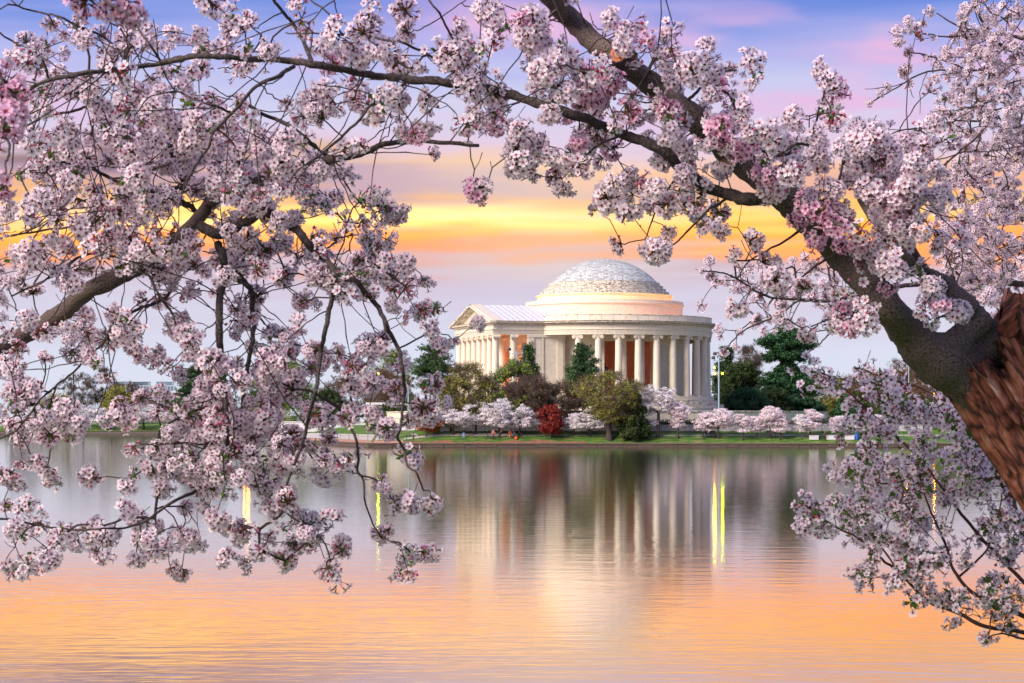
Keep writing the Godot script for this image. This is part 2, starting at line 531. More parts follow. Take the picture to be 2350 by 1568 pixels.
func make_water_and_land() -> void:
	fn.seed = 5
	fn.frequency = 0.02
	var w := MB.new()
	for z in [[0.0, -30.0], [-30.0, -120.0], [-120.0, -500.0], [-500.0, -1000.0]]:
		var first := w.v.size()
		for q in [Vector2(-1100, z[0]), Vector2(1100, z[0]), Vector2(1100, z[1]), Vector2(-1100, z[1])]:
			w.p(Vector3(q.x, 0, q.y), Vector3.UP, Vector2(q.x / 190.0, q.y / 58.0))
		w.quad(first, first + 1, first + 2, first + 3)
	tag(part("water", w.mesh(), M.water), "", "", "", "structure")

	# the land beyond the water, one sheet to the horizon
	var g := MB.new()
	var xs := []
	for i in 211:
		xs.append(-420.0 + i * 4.0)
	xs.append_array([-89.0, -57.0, -27.0, -23.0, -13.0, 82.0, 94.0])
	xs.sort()
	var rows := [0.0, 1.0, 2.0, 3.0, 4.0, 5.0, 6.0, 7.0, 8.0, 9.0, 9.3, 12.0, 20.0, 30.0, 45.0, 60.0, 100.0, 200.0, 500.0, 1200.0, 2500.0]
	for s in rows:
		for x in xs:
			var d: float = shore_d(x) + s
			var wide: float = 1.0 + maxf(0.0, s - 100.0) / 700.0
			g.p(Vector3(x * wide, land_h(x, d), -d), Vector3(0, 1, 0.12))
	var k := xs.size()
	for j in rows.size() - 1:
		for i in k - 1:
			g.quad(j * k + i, j * k + i + 1, (j + 1) * k + i + 1, (j + 1) * k + i)
	tag(part("ground", g.mesh(), M.grass), "", "", "", "structure")

	# the stone edge of the basin: a wall of two courses of long blocks with a proud coping
	for run in [[-27.0, 300.0, 0.75, "main"], [-57.0, -27.0, 0.75, "quay"], [-89.0, -57.0, 1.2, "inlet"], [-330.0, -89.0, 1.7, "bank"]]:
		var mb := MB.new()
		var x: float = run[0]
		var far: bool = run[3] == "bank"
		while x < run[1]:
			var step := rng.randf_range(2.2, 4.6) if not far else rng.randf_range(3.0, 6.0)
			var x2: float = minf(x + step, run[1])
			var a := Vector3(x, 0, -shore_d(x))
			var b := Vector3(x2, 0, -shore_d(x2))
			var len := a.distance_to(b)
			var turn := Basis(Vector3.UP, atan2(-(b.z - a.z), b.x - a.x))
			var mid := (a + b) / 2
			var top: float = run[2]
			var courses := 2 if not far else 4
			for c in courses:
				var hh := (top - 0.12 + 0.5) / courses
				mb.box(mid + Vector3(0, -0.5 + hh * (c + 0.5), 0) + turn * Vector3(rng.randf_range(-0.02, 0.02), 0, rng.randf_range(-0.06, 0.06)), Vector3(len - 0.06, hh - 0.05, 0.9), turn)
			mb.box(mid + Vector3(0, top - 0.06, 0) + turn * Vector3(0, 0, 0.06), Vector3(len - 0.03, 0.16, 1.1), turn)
			x = x2
		tag(part("seawall", mb.mesh(), M.seawall_stone), "low dark stone wall along the water's edge, " + {"main": "below the memorial lawn", "quay": "beside the pale paved landing", "inlet": "running back behind the landing", "bank": "under the far row of white trees"}[run[3]], "sea wall")
	land_strip("footpath", -27.0, 300.0, 0.5, 2.0, 0.02, M.path_stone, 80)
	land_strip("bare_earth", -25.0, 14.0, 1.7, 3.1, 0.03, M.bare_earth, 90, 1.6)
	land_strip("lawn_path", -40.0, 2.0, 5.6, 7.2, 0.035, M.pale_paving, 40)
	land_strip("lawn_path", 2.0, 130.0, 5.8, 6.35, 0.03, M.pale_paving, 60)
	land_strip("plaza", -57.0, -21.0, 0.6, 4.6, 0.05, M.brick_paving, 40)
	land_strip("plaza", -78.0, -26.0, 4.8, 16.0, 0.06, M.pale_paving, 40)

	# the bank the photographer and the near trees stand on
	var nb := MB.new()
	var nz := [16.0, 8.0, 0.0, -6.0, -10.5, -12.0, -13.5, -16.0]
	var ny := [3.2, 3.1, 2.95, 2.9, 2.86, 2.7, 2.0, -0.6]
	for i in 41:
		var x := -60.0 + i * 3.0
		for j in nz.size():
			nb.p(Vector3(x, ny[j] + fn.get_noise_2d(x * 6.0, nz[j] * 6.0) * 0.12, nz[j]), Vector3(0, 1, -0.05))
	for i in 40:
		for j in nz.size() - 1:
			var a := i * nz.size() + j
			nb.quad(a, a + 1, a + nz.size() + 1, a + nz.size())
	tag(part("near_bank", nb.mesh(), M.grass), "", "", "", "structure")


# ---------------------------------------------------------------- the memorial
const BASE := 7.1


func mb_abs() -> MB:   # heights given above the water
	var mb := MB.new()
	mb.xf = Transform3D(Basis(), Vector3(0, -BASE, 0))
	return mb


func ring_blocks(r0: float, r1: float, y0: float, y1: float, count: int, gap: float, a0 := 0.0, a1 := TAU) -> MB:
	var mb := mb_abs()
	for i in count:
		var p0 := lerpf(a0, a1, float(i) / count) + gap / r1 / 2
		var p1 := lerpf(a0, a1, float(i + 1) / count) - gap / r1 / 2
		mb.wedge(r0, r1 + rng.randf_range(-0.012, 0.012), y0, y1, p0, p1, 2)
	return mb


func sweep(mb: MB, path: Array, dirs: Array, prof: Array) -> void:   # prof: Vector2(out, y) along a path in x, z
	for i in path.size() - 1:
		for j in prof.size() - 1:
			var q := []
			for e in [[i, j], [i + 1, j], [i + 1, j + 1], [i, j + 1]]:
				var at: Vector2 = path[e[0]] + dirs[e[0]] * prof[e[1]].x
				q.append(Vector3(at.x, prof[e[1]].y, at.y))
			var d2: Vector2 = prof[j + 1] - prof[j]
			var along2: Vector2 = path[i + 1] - path[i]
			var side := Vector2(along2.y, -along2.x).normalized()
			if side.dot(dirs[i] + dirs[i + 1]) < 0:
				side = -side
			if d2.length() > 1e-4:
				var nn := Vector3(side.x * d2.y, -d2.x, side.y * d2.y).normalized()
				mb.poly(q, nn)


func column_meshes() -> Array:
	var s := MB.new()
	var shaft := []
	for i in 9:
		var u := i / 8.0
		shaft.append(Vector2(0.80 - 0.13 * pow(u, 1.6), 0.55 + 11.65 * u))
	s.lathe(shaft, 24, 0, TAU, true)
	var b := MB.new()
	b.box(Vector3(0, 0.1, 0), Vector3(2.0, 0.2, 2.0))
	b.lathe([Vector2(0.98, 0.2), Vector2(1.03, 0.28), Vector2(0.98, 0.36), Vector2(0.86, 0.38), Vector2(0.86, 0.43), Vector2(0.92, 0.48), Vector2(0.88, 0.55), Vector2(0.7, 0.55)], 24, 0, TAU, true)
	var c := MB.new()
	c.lathe([Vector2(0.66, 12.1), Vector2(0.72, 12.14), Vector2(0.70, 12.2), Vector2(0.86, 12.45)], 24, 0, TAU, true)
	c.box(Vector3(0, 12.58, 0), Vector3(1.5, 0.3, 1.42))
	c.box(Vector3(0, 12.82, 0), Vector3(1.86, 0.16, 1.7))
	for sg in [-1.0, 1.0]:
		var pts := PackedVector3Array([Vector3(sg * 0.82, 12.42, -0.78), Vector3(sg * 0.82, 12.42, -0.3), Vector3(sg * 0.82, 12.42, 0.3), Vector3(sg * 0.82, 12.42, 0.78)])
		c.tube(pts, PackedFloat32Array([0.40, 0.31, 0.31, 0.40]), 16)
		for f in [-1.0, 1.0]:    # the spiral of the volute
			var sp := PackedVector3Array()
			var sr := PackedFloat32Array()
			for k in 22:
				var an: float = k * 0.62 * -sg + PI / 2
				var rr := 0.36 * exp(-k * 0.085)
				sp.append(Vector3(sg * 0.82 + cos(an) * rr, 12.42 + sin(an) * rr, f * 0.79))
				sr.append(0.04)
			c.tube(sp, sr, 4)
			c.ball(Vector3(sg * 0.82, 12.42, f * 0.79), Vector3(0.09, 0.09, 0.06), 6, 4)
	return [s.mesh(), b.mesh(), c.mesh()]


func make_memorial() -> void:
	var t := thing("domed_memorial", "white marble domed rotunda with columned portico on the far shore", "monument", Vector3(20.2, BASE, -500.0))
	var ax := deg_to_rad(-72.5)
	var turn := Basis(Vector3.UP, ax)

	# stepped base
	var tiers := [[26.9, 7.1, 7.9], [26.1, 7.9, 8.7], [25.1, 8.7, 9.5], [23.95, 9.5, 10.3]]
	var core := mb_abs()
	for q in tiers:
		core.lathe([Vector2(q[0] - 0.06, q[1] - 0.1), Vector2(q[0] - 0.06, q[2] - 0.03), Vector2(0.1, q[2] - 0.03)], 96)
	part("step_joints", core.mesh(), M.joint, t)
	for q in tiers:
		part("step", ring_blocks(q[0] - 2.6, q[0], q[1], q[2], 46, 0.05).mesh(), M.stained_marble if q[1] > 7.5 and q[1] < 9.0 else M.marble, t)
	var pb := mb_abs()
	pb.xf = Transform3D(turn, Vector3(0, -BASE, 0))
	for i in 4:
		var q: Array = tiers[i]
		var grow: float = [3.9, 3.0, 2.1, 1.15][i]
		pb.box(Vector3(0, (q[1] + q[2]) / 2 - 0.004, 22.0), Vector3(27.0 + grow * 2, q[2] - q[1], 14.2 + grow * 2))
	part("portico_steps", pb.mesh(), M.marble, t)

	# columns
	var cm := column_meshes()
	var spots := []
	for k in 23:
		var a := deg_to_rad(-16.3 + 10.8 * k)
		spots.append([Vector3(sin(a) * 22.45, 0, cos(a) * 22.45), a])
	for a0 in [17.5, 107.5, 197.5]:
		for off in [-2.0, 2.0]:
			var a: float = deg_to_rad(a0)
			spots.append([Basis(Vector3.UP, a) * Vector3(off, 0, 17.4), a])
	for k in 8:
		spots.append([turn * Vector3((k - 3.5) * 3.85, 0, 29.05), ax])
	for k in [-3.5, -1.5, -0.5, 0.5, 1.5, 3.5]:
		spots.append([turn * Vector3(k * 3.85, 0, 25.2), ax])
	for s in spots:
		var col := part("column", cm[0], M.marble_pale, t, s[0] + Vector3(0, 10.3 - BASE, 0))
		col.rotation.y = s[1]
		part("column_base", cm[1], M.marble, col)
		part("capital", cm[2], M.marble, col)

	# inner wall of the rotunda with its openings, and the ceiling
	for a0 in [39.3, 129.3, 219.3, 309.3]:
		var wl := mb_abs()
		wl.wedge(15.6, 17.9, 10.3, 23.2, deg_to_rad(a0), deg_to_rad(a0 + 46.4), 12)
		for e in [a0 + 0.0, a0 + 46.4]:   # jamb pilasters
			wl.wedge(15.3, 18.25, 10.3, 23.19, deg_to_rad(e - 2.0), deg_to_rad(e + 2.0), 2)
		wl.wedge(17.9, 18.1, 11.0, 11.5, deg_to_rad(a0 + 2.1), deg_to_rad(a0 + 44.3), 12)
		part("inner_wall", wl.mesh(), M.marble, t)
	var ceil_mb := mb_abs()
	ceil_mb.lathe([Vector2(0.05, 23.6), Vector2(22.0, 23.6)], 64)
	ceil_mb.lathe([Vector2(15.4, 22.0), Vector2(17.95, 22.0), Vector2(17.95, 23.55)], 64)
	part("ceiling", ceil_mb.mesh(), M.marble, t)

	# the round entablature
	var en := mb_abs()
	en.lathe([Vector2(21.4, 23.6), Vector2(21.4, 23.2), Vector2(23.38, 23.2), Vector2(23.38, 23.5), Vector2(23.45, 23.5), Vector2(23.45, 23.82), Vector2(23.52, 23.82), Vector2(23.52, 24.16), Vector2(23.70, 24.22), Vector2(23.70, 24.36), Vector2(23.42, 24.38)], 120)
	part("architrave", en.mesh(), M.marble_pale, t)
	part("frieze", ring_blocks(22.6, 23.42, 24.38, 25.22, 40, 0.035).mesh(), M.marble, t)
	var co := mb_abs()
	co.lathe([Vector2(23.36, 25.22), Vector2(23.36, 25.26), Vector2(23.50, 25.3), Vector2(23.50, 25.62), Vector2(23.95, 25.64), Vector2(24.42, 25.70), Vector2(24.42, 25.86), Vector2(24.66, 26.08), Vector2(24.6, 26.12), Vector2(22.0, 26.18)], 120)
	part("cornice", co.mesh(), M.stained_marble, t)
	var de := mb_abs()
	for k in 330:
		var a := TAU * k / 330.0
		de.box(Vector3(sin(a) * 23.66, 25.46, cos(a) * 23.66), Vector3(0.24, 0.28, 0.3), Basis(Vector3.UP, a))
	part("dentils", de.mesh(), M.marble, t, Vector3.ZERO, "stuff")
	for k in 46:   # the plain attic above the cornice, block by block, open where the portico roof meets it
		var a := deg_to_rad(-72.5 + 38.0 + (360.0 - 76.0) * k / 46.0)
		var mb := mb_abs()
		var wd := deg_to_rad((360.0 - 76.0) / 46.0)
		mb.wedge(22.5, 23.42 + rng.randf_range(-0.015, 0.015), 26.16, 27.3, a + 0.0012, a + wd - 0.0012, 2)
		part("attic_block", mb.mesh(), M.marble if k % 3 else M.marble_pale, t)
	var at := mb_abs()
	at.lathe([Vector2(23.3, 27.28), Vector2(23.5, 27.3), Vector2(23.5, 27.42), Vector2(22.4, 27.46), Vector2(22.4, 26.9), Vector2(16.5, 26.95)], 120, deg_to_rad(-72.5 + 38.0), deg_to_rad(-72.5 + 322.0))
	part("attic_coping", at.mesh(), M.stained_marble, t)

	# the two drums, the ring of steps and the dome
	var d1 := mb_abs()
	d1.lathe([Vector2(17.1, 26.4), Vector2(17.1, 29.75), Vector2(17.16, 29.78), Vector2(17.16, 29.9), Vector2(17.42, 30.1), Vector2(17.42, 30.3), Vector2(17.25, 30.42), Vector2(17.25, 30.92), Vector2(16.95, 30.92), Vector2(16.95, 30.45), Vector2(14.4, 30.5)], 120)
	part("lower_drum", d1.mesh(), M.marble, t)
	var d2 := mb_abs()
	d2.lathe([Vector2(14.7, 30.4), Vector2(14.7, 32.02), Vector2(14.78, 32.05), Vector2(15.0, 32.24), Vector2(15.0, 32.38), Vector2(13.5, 32.44)], 120)
	part("upper_drum", d2.mesh(), M.marble_pale, t)
	var rr := 14.15
	var yy := 32.42
	for k in 4:
		part("dome_step", ring_blocks(rr - 1.6, rr, yy, yy + 0.69, 56 - k * 3, 0.06).mesh(), M.stained_marble, t)
		rr -= 0.68
		yy += 0.685
	var dj := mb_abs()
	dj.lathe([Vector2(14.0, 32.4), Vector2(14.05, 33.05), Vector2(13.38, 33.06), Vector2(13.38, 33.74), Vector2(12.7, 33.75), Vector2(12.7, 34.42), Vector2(12.02, 34.43), Vector2(12.02, 35.1), Vector2(11.0, 35.1)], 96)
	part("dome_step_joints", dj.mesh(), M.joint, t)
	var dm := mb_abs()
	var rs := 15.45
	var cap := []
	for k in 31:
		var th := asin(11.65 / rs) * (1.0 - k / 30.0)
		cap.append(Vector2(maxf(rs * sin(th), 0.01), 40.45 - rs * (1.0 - cos(th))))
	dm.lathe(cap, 120, 0, TAU, true)
	var dome := part("dome", dm.mesh(), M.dome_joint, t)
	# the slabs of the dome: thin courses laid with open joints
	var sl := mb_abs()
	for k in 22:
		var th0 := asin(11.6 / rs) * (1.0 - k / 22.0)
		var th1 := asin(11.6 / rs) * (1.0 - (k + 0.95) / 22.0)
		var count := maxi(8, int(rs * sin(th0) * TAU / 2.3))
		for j in count:
			if rng.randf() < 0.02:
				continue
			var a0 := TAU * (j + 0.5 * (k % 2)) / count
			var a1 := a0 + TAU * 0.985 / count
			var lift := rs + rng.randf_range(0.015, 0.05)
			var q := []
			for e in [[th0, a0], [th0, a1], [th1, a1], [th1, a0]]:
				q.append(Vector3(sin(e[0]) * sin(e[1]), cos(e[0]), sin(e[0]) * cos(e[1])) * lift + Vector3(0, 40.45 - rs, 0))
			sl.poly(q, (q[0] + q[2] - 2 * Vector3(0, 40.45 - rs, 0)).normalized())
	part("dome_slabs", sl.mesh(), M.dome_stone, dome, Vector3.ZERO, "stuff")

	# the portico, built along its own axis
	var xf := Transform3D(turn, Vector3(0, -BASE, 0))
	var path := [Vector2(-13.47, 15.0), Vector2(-13.47, 29.05), Vector2(13.47, 29.05), Vector2(13.47, 15.0)]
	var dirs := [Vector2(-1, 0), Vector2(-1, 1), Vector2(1, 1), Vector2(1, 0)]
	var pa := MB.new()
	pa.xf = xf
	sweep(pa, path, dirs, [Vector2(-0.75, 23.6), Vector2(-0.75, 23.203), Vector2(0.72, 23.203), Vector2(0.72, 23.503), Vector2(0.79, 23.503), Vector2(0.79, 23.823), Vector2(0.86, 23.823), Vector2(0.86, 24.163), Vector2(1.03, 24.223), Vector2(1.03, 24.363), Vector2(0.76, 24.383), Vector2(0.76, 25.223)])
	part("portico_entablature", pa.mesh(), M.marble, t)
	var pc := MB.new()
	pc.xf = xf
	sweep(pc, path, dirs, [Vector2(0.70, 25.223), Vector2(0.84, 25.303), Vector2(0.84, 25.623), Vector2(1.30, 25.643), Vector2(1.62, 25.70), Vector2(1.62, 25.86), Vector2(1.84, 26.06), Vector2(-0.6, 26.1)])
	part("portico_cornice", pc.mesh(), M.marble, t)
	var pd := MB.new()
	pd.xf = xf
	for k in 34:
		for sx in [-1.0, 1.0]:
			pd.box(Vector3(sx * 14.47, 25.46, 15.2 + k * 0.44), Vector3(0.3, 0.28, 0.24))
	for k in 64:
		pd.box(Vector3(-13.9 + k * 0.441, 25.46, 30.05), Vector3(0.24, 0.28, 0.3))
	part("dentils", pd.mesh(), M.marble, t, Vector3.ZERO, "stuff")
	# walls: the flanks, the back wall with its door and the arched panels
	for sx in [-1.0, 1.0]:
		var fl := MB.new()
		fl.xf = xf
		fl.box(Vector3(sx * 13.35, 16.75, 18.0), Vector3(1.5, 12.9, 8.2))
		for z in [21.4, 18.9, 15.0]:
			fl.box(Vector3(sx * 13.47, 16.5, z), Vector3(1.6, 12.4, 1.35 if z != 18.9 else 0.5))
		fl.box(Vector3(sx * 13.47, 22.95, 18.0), Vector3(1.75, 0.5, 8.5))
		fl.box(Vector3(sx * 13.47, 10.75, 18.0), Vector3(1.8, 0.9, 8.5))
		part("flank_wall", fl.mesh(), M.marble, t)
		var jo := MB.new()
		jo.xf = xf
		for z in [20.65, 19.2, 18.6]:
			jo.box(Vector3(sx * 14.12, 16.8, z), Vector3(0.06, 11.4, 0.09))
		part("drain_groove", jo.mesh(), M.joint, t)
	var bw := MB.new()
	bw.xf = xf
	bw.box(Vector3(-7.9, 16.75, 21.3), Vector3(9.2, 12.9, 0.9))
	bw.box(Vector3(7.9, 16.75, 21.3), Vector3(9.2, 12.9, 0.9))
	bw.box(Vector3(0, 21.9, 21.3), Vector3(6.6, 2.6, 0.9))
	part("back_wall", bw.mesh(), M.marble, t)
	for sx in [-1.0, 1.0]:
		var ni := MB.new()
		ni.xf = xf
		var arch := PackedVector3Array()
		var ar := PackedFloat32Array()
		arch.append(Vector3(sx * 8.2 - 2.0, 12.0, 21.85))
		ar.append(0.28)
		for k in 13:
			var an := PI - PI * k / 12.0
			arch.append(Vector3(sx * 8.2 + cos(an) * 2.0, 19.3 + sin(an) * 2.0, 21.85))
			ar.append(0.28)
		arch.append(Vector3(sx * 8.2 + 2.0, 12.0, 21.85))
		ar.append(0.28)
		ni.tube(arch, ar, 6)
		var nich := part("arched_panel", ni.mesh(), M.marble, t)
		var rows := MB.new()
		rows.xf = xf
		for k in 9:
			rows.box(Vector3(sx * 8.2, 19.2 - k * 0.75, 21.78), Vector3(3.0 - (k % 3) * 0.4, 0.16, 0.05))
		part("carved_rows", rows.mesh(), M.joint, nich)
	var pcl := MB.new()
	pcl.xf = xf
	pcl.box(Vector3(0, 23.75, 21.5), Vector3(26.6, 0.25, 16.2))
	part("portico_ceiling", pcl.mesh(), M.marble, t)

	# roof: panels laid in courses between standing ribs
	var slope := atan2(3.95, 14.95)
	var run := 14.95 / cos(slope)
	for sx in [-1.0, 1.0]:
		var rf := MB.new()
		rf.xf = xf
		var sb := Basis(Vector3.FORWARD, slope * sx)
		var eave := Vector3(sx * 14.95, 26.0, 0)
		var upd := sb * Vector3(-sx, 0, 0)
		var nrm := sb * Vector3.UP
		for i in 11:
			for j in 8:
				var len := run / 8.0
				var c := eave + upd * (len * (j + 0.5)) + nrm * (0.05 + rng.randf_range(-0.01, 0.01)) + Vector3(0, 0, 28.3 - 1.3 * (i + 0.5))
				rf.box(c, Vector3(len - 0.05, 0.08, 1.2), Basis(Vector3.FORWARD, (slope - 0.015) * sx))
		var roof := part("portico_roof", rf.mesh(), M.roof_metal, t)
		var rb := MB.new()
		rb.xf = xf
		for i in 12:
			rb.box(eave + upd * (run / 2) + nrm * 0.12 + Vector3(0, 0, 28.3 - 1.3 * i), Vector3(run - 0.02, 0.16, 0.11), sb)
			rb.ball(eave + nrm * 0.15 + Vector3(0, 0, 28.3 - 1.3 * i), Vector3(0.2, 0.25, 0.15), 6, 4)
		part("roof_ribs", rb.mesh(), M.roof_metal, roof)
		var rj := MB.new()
		rj.xf = xf
		rj.box(eave + upd * (run / 2) - nrm * 0.06 + Vector3(0, 0, 21.8), Vector3(run, 0.1, 13.4), sb)
		part("roof_deck", rj.mesh(), M.joint, roof)
		# the stone margin and raking cornice at the front
		var rk := MB.new()
		rk.xf = xf
		rk.box(eave + upd * (run / 2 - 0.06) + nrm * 0.1 + Vector3(0, 0, 29.3), Vector3(run + 0.5, 0.3, 2.1), sb)
		rk.box(eave + upd * (run / 2 - 0.16) - nrm * 0.1 + Vector3(0, 0, 30.2), Vector3(run + 1.1, 0.36, 1.4), sb)
		rk.box(eave + upd * (run / 2 - 0.1) - nrm * 0.42 + Vector3(0, 0, 29.75), Vector3(run + 0.4, 0.34, 1.2), sb)
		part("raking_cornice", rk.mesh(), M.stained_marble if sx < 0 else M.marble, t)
	var ty := MB.new()
	ty.xf = xf
	ty.poly([Vector3(-14.6, 26.0, 29.3), Vector3(14.6, 26.0, 29.3), Vector3(0, 29.8, 29.3)], Vector3(0, 0, 1))
	ty.poly([Vector3(-14.6, 26.0, 15.0), Vector3(14.6, 26.0, 15.0), Vector3(0, 29.8, 15.0)], Vector3(0, 0, -1))
	var tym := part("pediment", ty.mesh(), M.marble, t)
	for q in [[-2.9, 1.5], [-1.35, 2.0], [0.0, 2.35], [1.35, 2.0], [2.9, 1.5]]:
		var fig := figure_mesh(q[1], 0.055 * q[1], "statue", {"arm_l": Vector3(0.25, -0.15, 0.3), "arm_r": Vector3(-0.22, -0.3, 0.15)})
		var o := part("relief_figure", fig, M.marble, tym)
		o.transform = Transform3D(turn, turn * Vector3(q[0], 26.15 - BASE, 29.45))

	# the round terrace wall the whole stands on
	var tw := thing("terrace_wall", "long curved white marble terrace wall below the memorial's steps", "wall", Vector3(20.2, 4.2, -500.0))
	var tb := MB.new()
	tb.xf = Transform3D(Basis(), Vector3(0, -4.2, 0))
	var n := 44
	for k in n:
		var a0 := deg_to_rad(lerpf(-75.0, 98.0, float(k) / n))
		var a1 := deg_to_rad(lerpf(-75.0, 98.0, float(k + 1) / n))
		tb.wedge(47.2, 48.5, 4.1, 6.9, a0 + 0.0006, a1 - 0.0006, 2)
	part("wall_panels", tb.mesh(), M.marble, tw)
	var tc := MB.new()
	tc.xf = Transform3D(Basis(), Vector3(0, -4.2, 0))
	tc.lathe([Vector2(47.0, 6.9), Vector2(48.7, 6.9), Vector2(48.7, 7.12), Vector2(46.9, 7.16)], 120, deg_to_rad(-75.0), deg_to_rad(98.0))
	part("coping", tc.mesh(), M.stained_marble, tw)
	var tf := MB.new()
	tf.lathe([Vector2(0.05, 7.06), Vector2(47.4, 7.06)], 96)
	for i in tf.n.size():
		tf.n[i] = Vector3.UP
	var floor_o := part("terrace", tf.mesh(), M.grass, null, Vector3(20.2, 0, -500))
	tag(floor_o, "", "", "", "structure")

	# the bronze figure inside
	var st := thing("statue", "dark bronze standing figure seen between the rotunda's columns", "statue", Vector3(20.2, 10.3, -500.0))
	var pd2 := MB.new()
	pd2.box(Vector3(0, 0.9, 0), Vector3(2.2, 1.8, 2.2))
	pd2.box(Vector3(0, 0.15, 0), Vector3(2.8, 0.3, 2.8))
	part("pedestal", pd2.mesh(), M.black_metal, st)
	part("bronze_figure", figure_mesh(5.8, 0.12, "statue", {"coat": true}), M.bronze, st, Vector3(0, 1.8, 0))

	make_lamps(t, turn)


func lamp_strip(called: String, label: String, group: String, at: Vector3, look: Vector3, size: Vector2, energy: float, color: Color) -> void:
	var dir := (look - at).normalized()
	var b := Basis.looking_at(dir)
	var o := thing(called, label, "floodlight", at, 0.0, group)
	o.basis = b
	var h := MB.new()
	h.box(Vector3(0, 0, 0.09), Vector3(size.x + 0.08, size.y + 0.08, 0.16))
	h.box(Vector3(0, -size.y / 2 - 0.16, 0.1), Vector3(0.2, 0.26, 0.2))
	part("housing", h.mesh(), M.dark_grey, o)
	var g := MB.new()
	g.box(Vector3(0, 0, 0.0), Vector3(size.x, size.y, 0.016))
	part("lamp_glass", g.mesh(), M.lamp_warm, o)
	var l := AreaLight3D.new()
	l.name = "light"
	l.area_size = size
	l.light_energy = energy
	l.light_color = color
	l.shadow_enabled = true
	l.area_range = 60.0
	l.position = Vector3(0, 0, -0.02)
	o.add_child(l)


func make_lamps(_t: Node3D, turn: Basis) -> void:
	var c := Vector3(20.2, 0, -500)
	for k in 11:    # a chain of floodlights on the ledge round the upper drum
		var a := deg_to_rad(-105.0 + 21.0 * k)
		var s := Vector3(sin(a), 0, cos(a))
		lamp_strip("floodlight", "slim floodlight on the ledge round the upper drum, aimed at it", "floodlights on the drum ledge", c + s * 16.55 + Vector3(0, 30.72, 0), c + s * 14.7 + Vector3(0, 31.5, 0), Vector2(5.4, 0.14), 6.0, Color(1.0, 0.60, 0.18))
	for k in 9:     # and on the flat roof below, aimed at the lower drum
		var a := deg_to_rad(-40.0 + 17.0 * k)
		var s := Vector3(sin(a), 0, cos(a))
		lamp_strip("floodlight", "slim floodlight behind the attic blocks, aimed at the lower drum", "floodlights on the flat roof", c + s * 20.6 + Vector3(0, 27.15, 0), c + s * 17.1 + Vector3(0, 28.6, 0), Vector2(4.6, 0.16), 4.6, Color(1.0, 0.58, 0.32))
	for q in [[-9.6, 23.4], [0.0, 23.4], [9.4, 23.2]]:
		lamp_strip("floodlight", "floor lamp behind the portico columns lighting the back wall orange", "floor lamps in the portico", c + turn * Vector3(q[0], 10.65, q[1]), c + turn * Vector3(q[0], 17.0, 21.4), Vector2(1.4, 0.2), 44.0, Color(1.0, 0.46, 0.12))
	for q in [[-75.0, 8.5], [17.5, 3.0], [100.0, 8.5], [197.5, 9.0]]:
		var a: float = deg_to_rad(q[0])
		var s := Vector3(sin(a), 0, cos(a))
		lamp_strip("floodlight", "floor lamp inside the rotunda lighting the inner wall red", "floor lamps in the rotunda", c + s * q[1] + Vector3(0, 10.65, 0), c - s * 15.0 + Vector3(0, 17.0, 0), Vector2(1.4, 0.2), 9.0, Color(1.0, 0.32, 0.08))


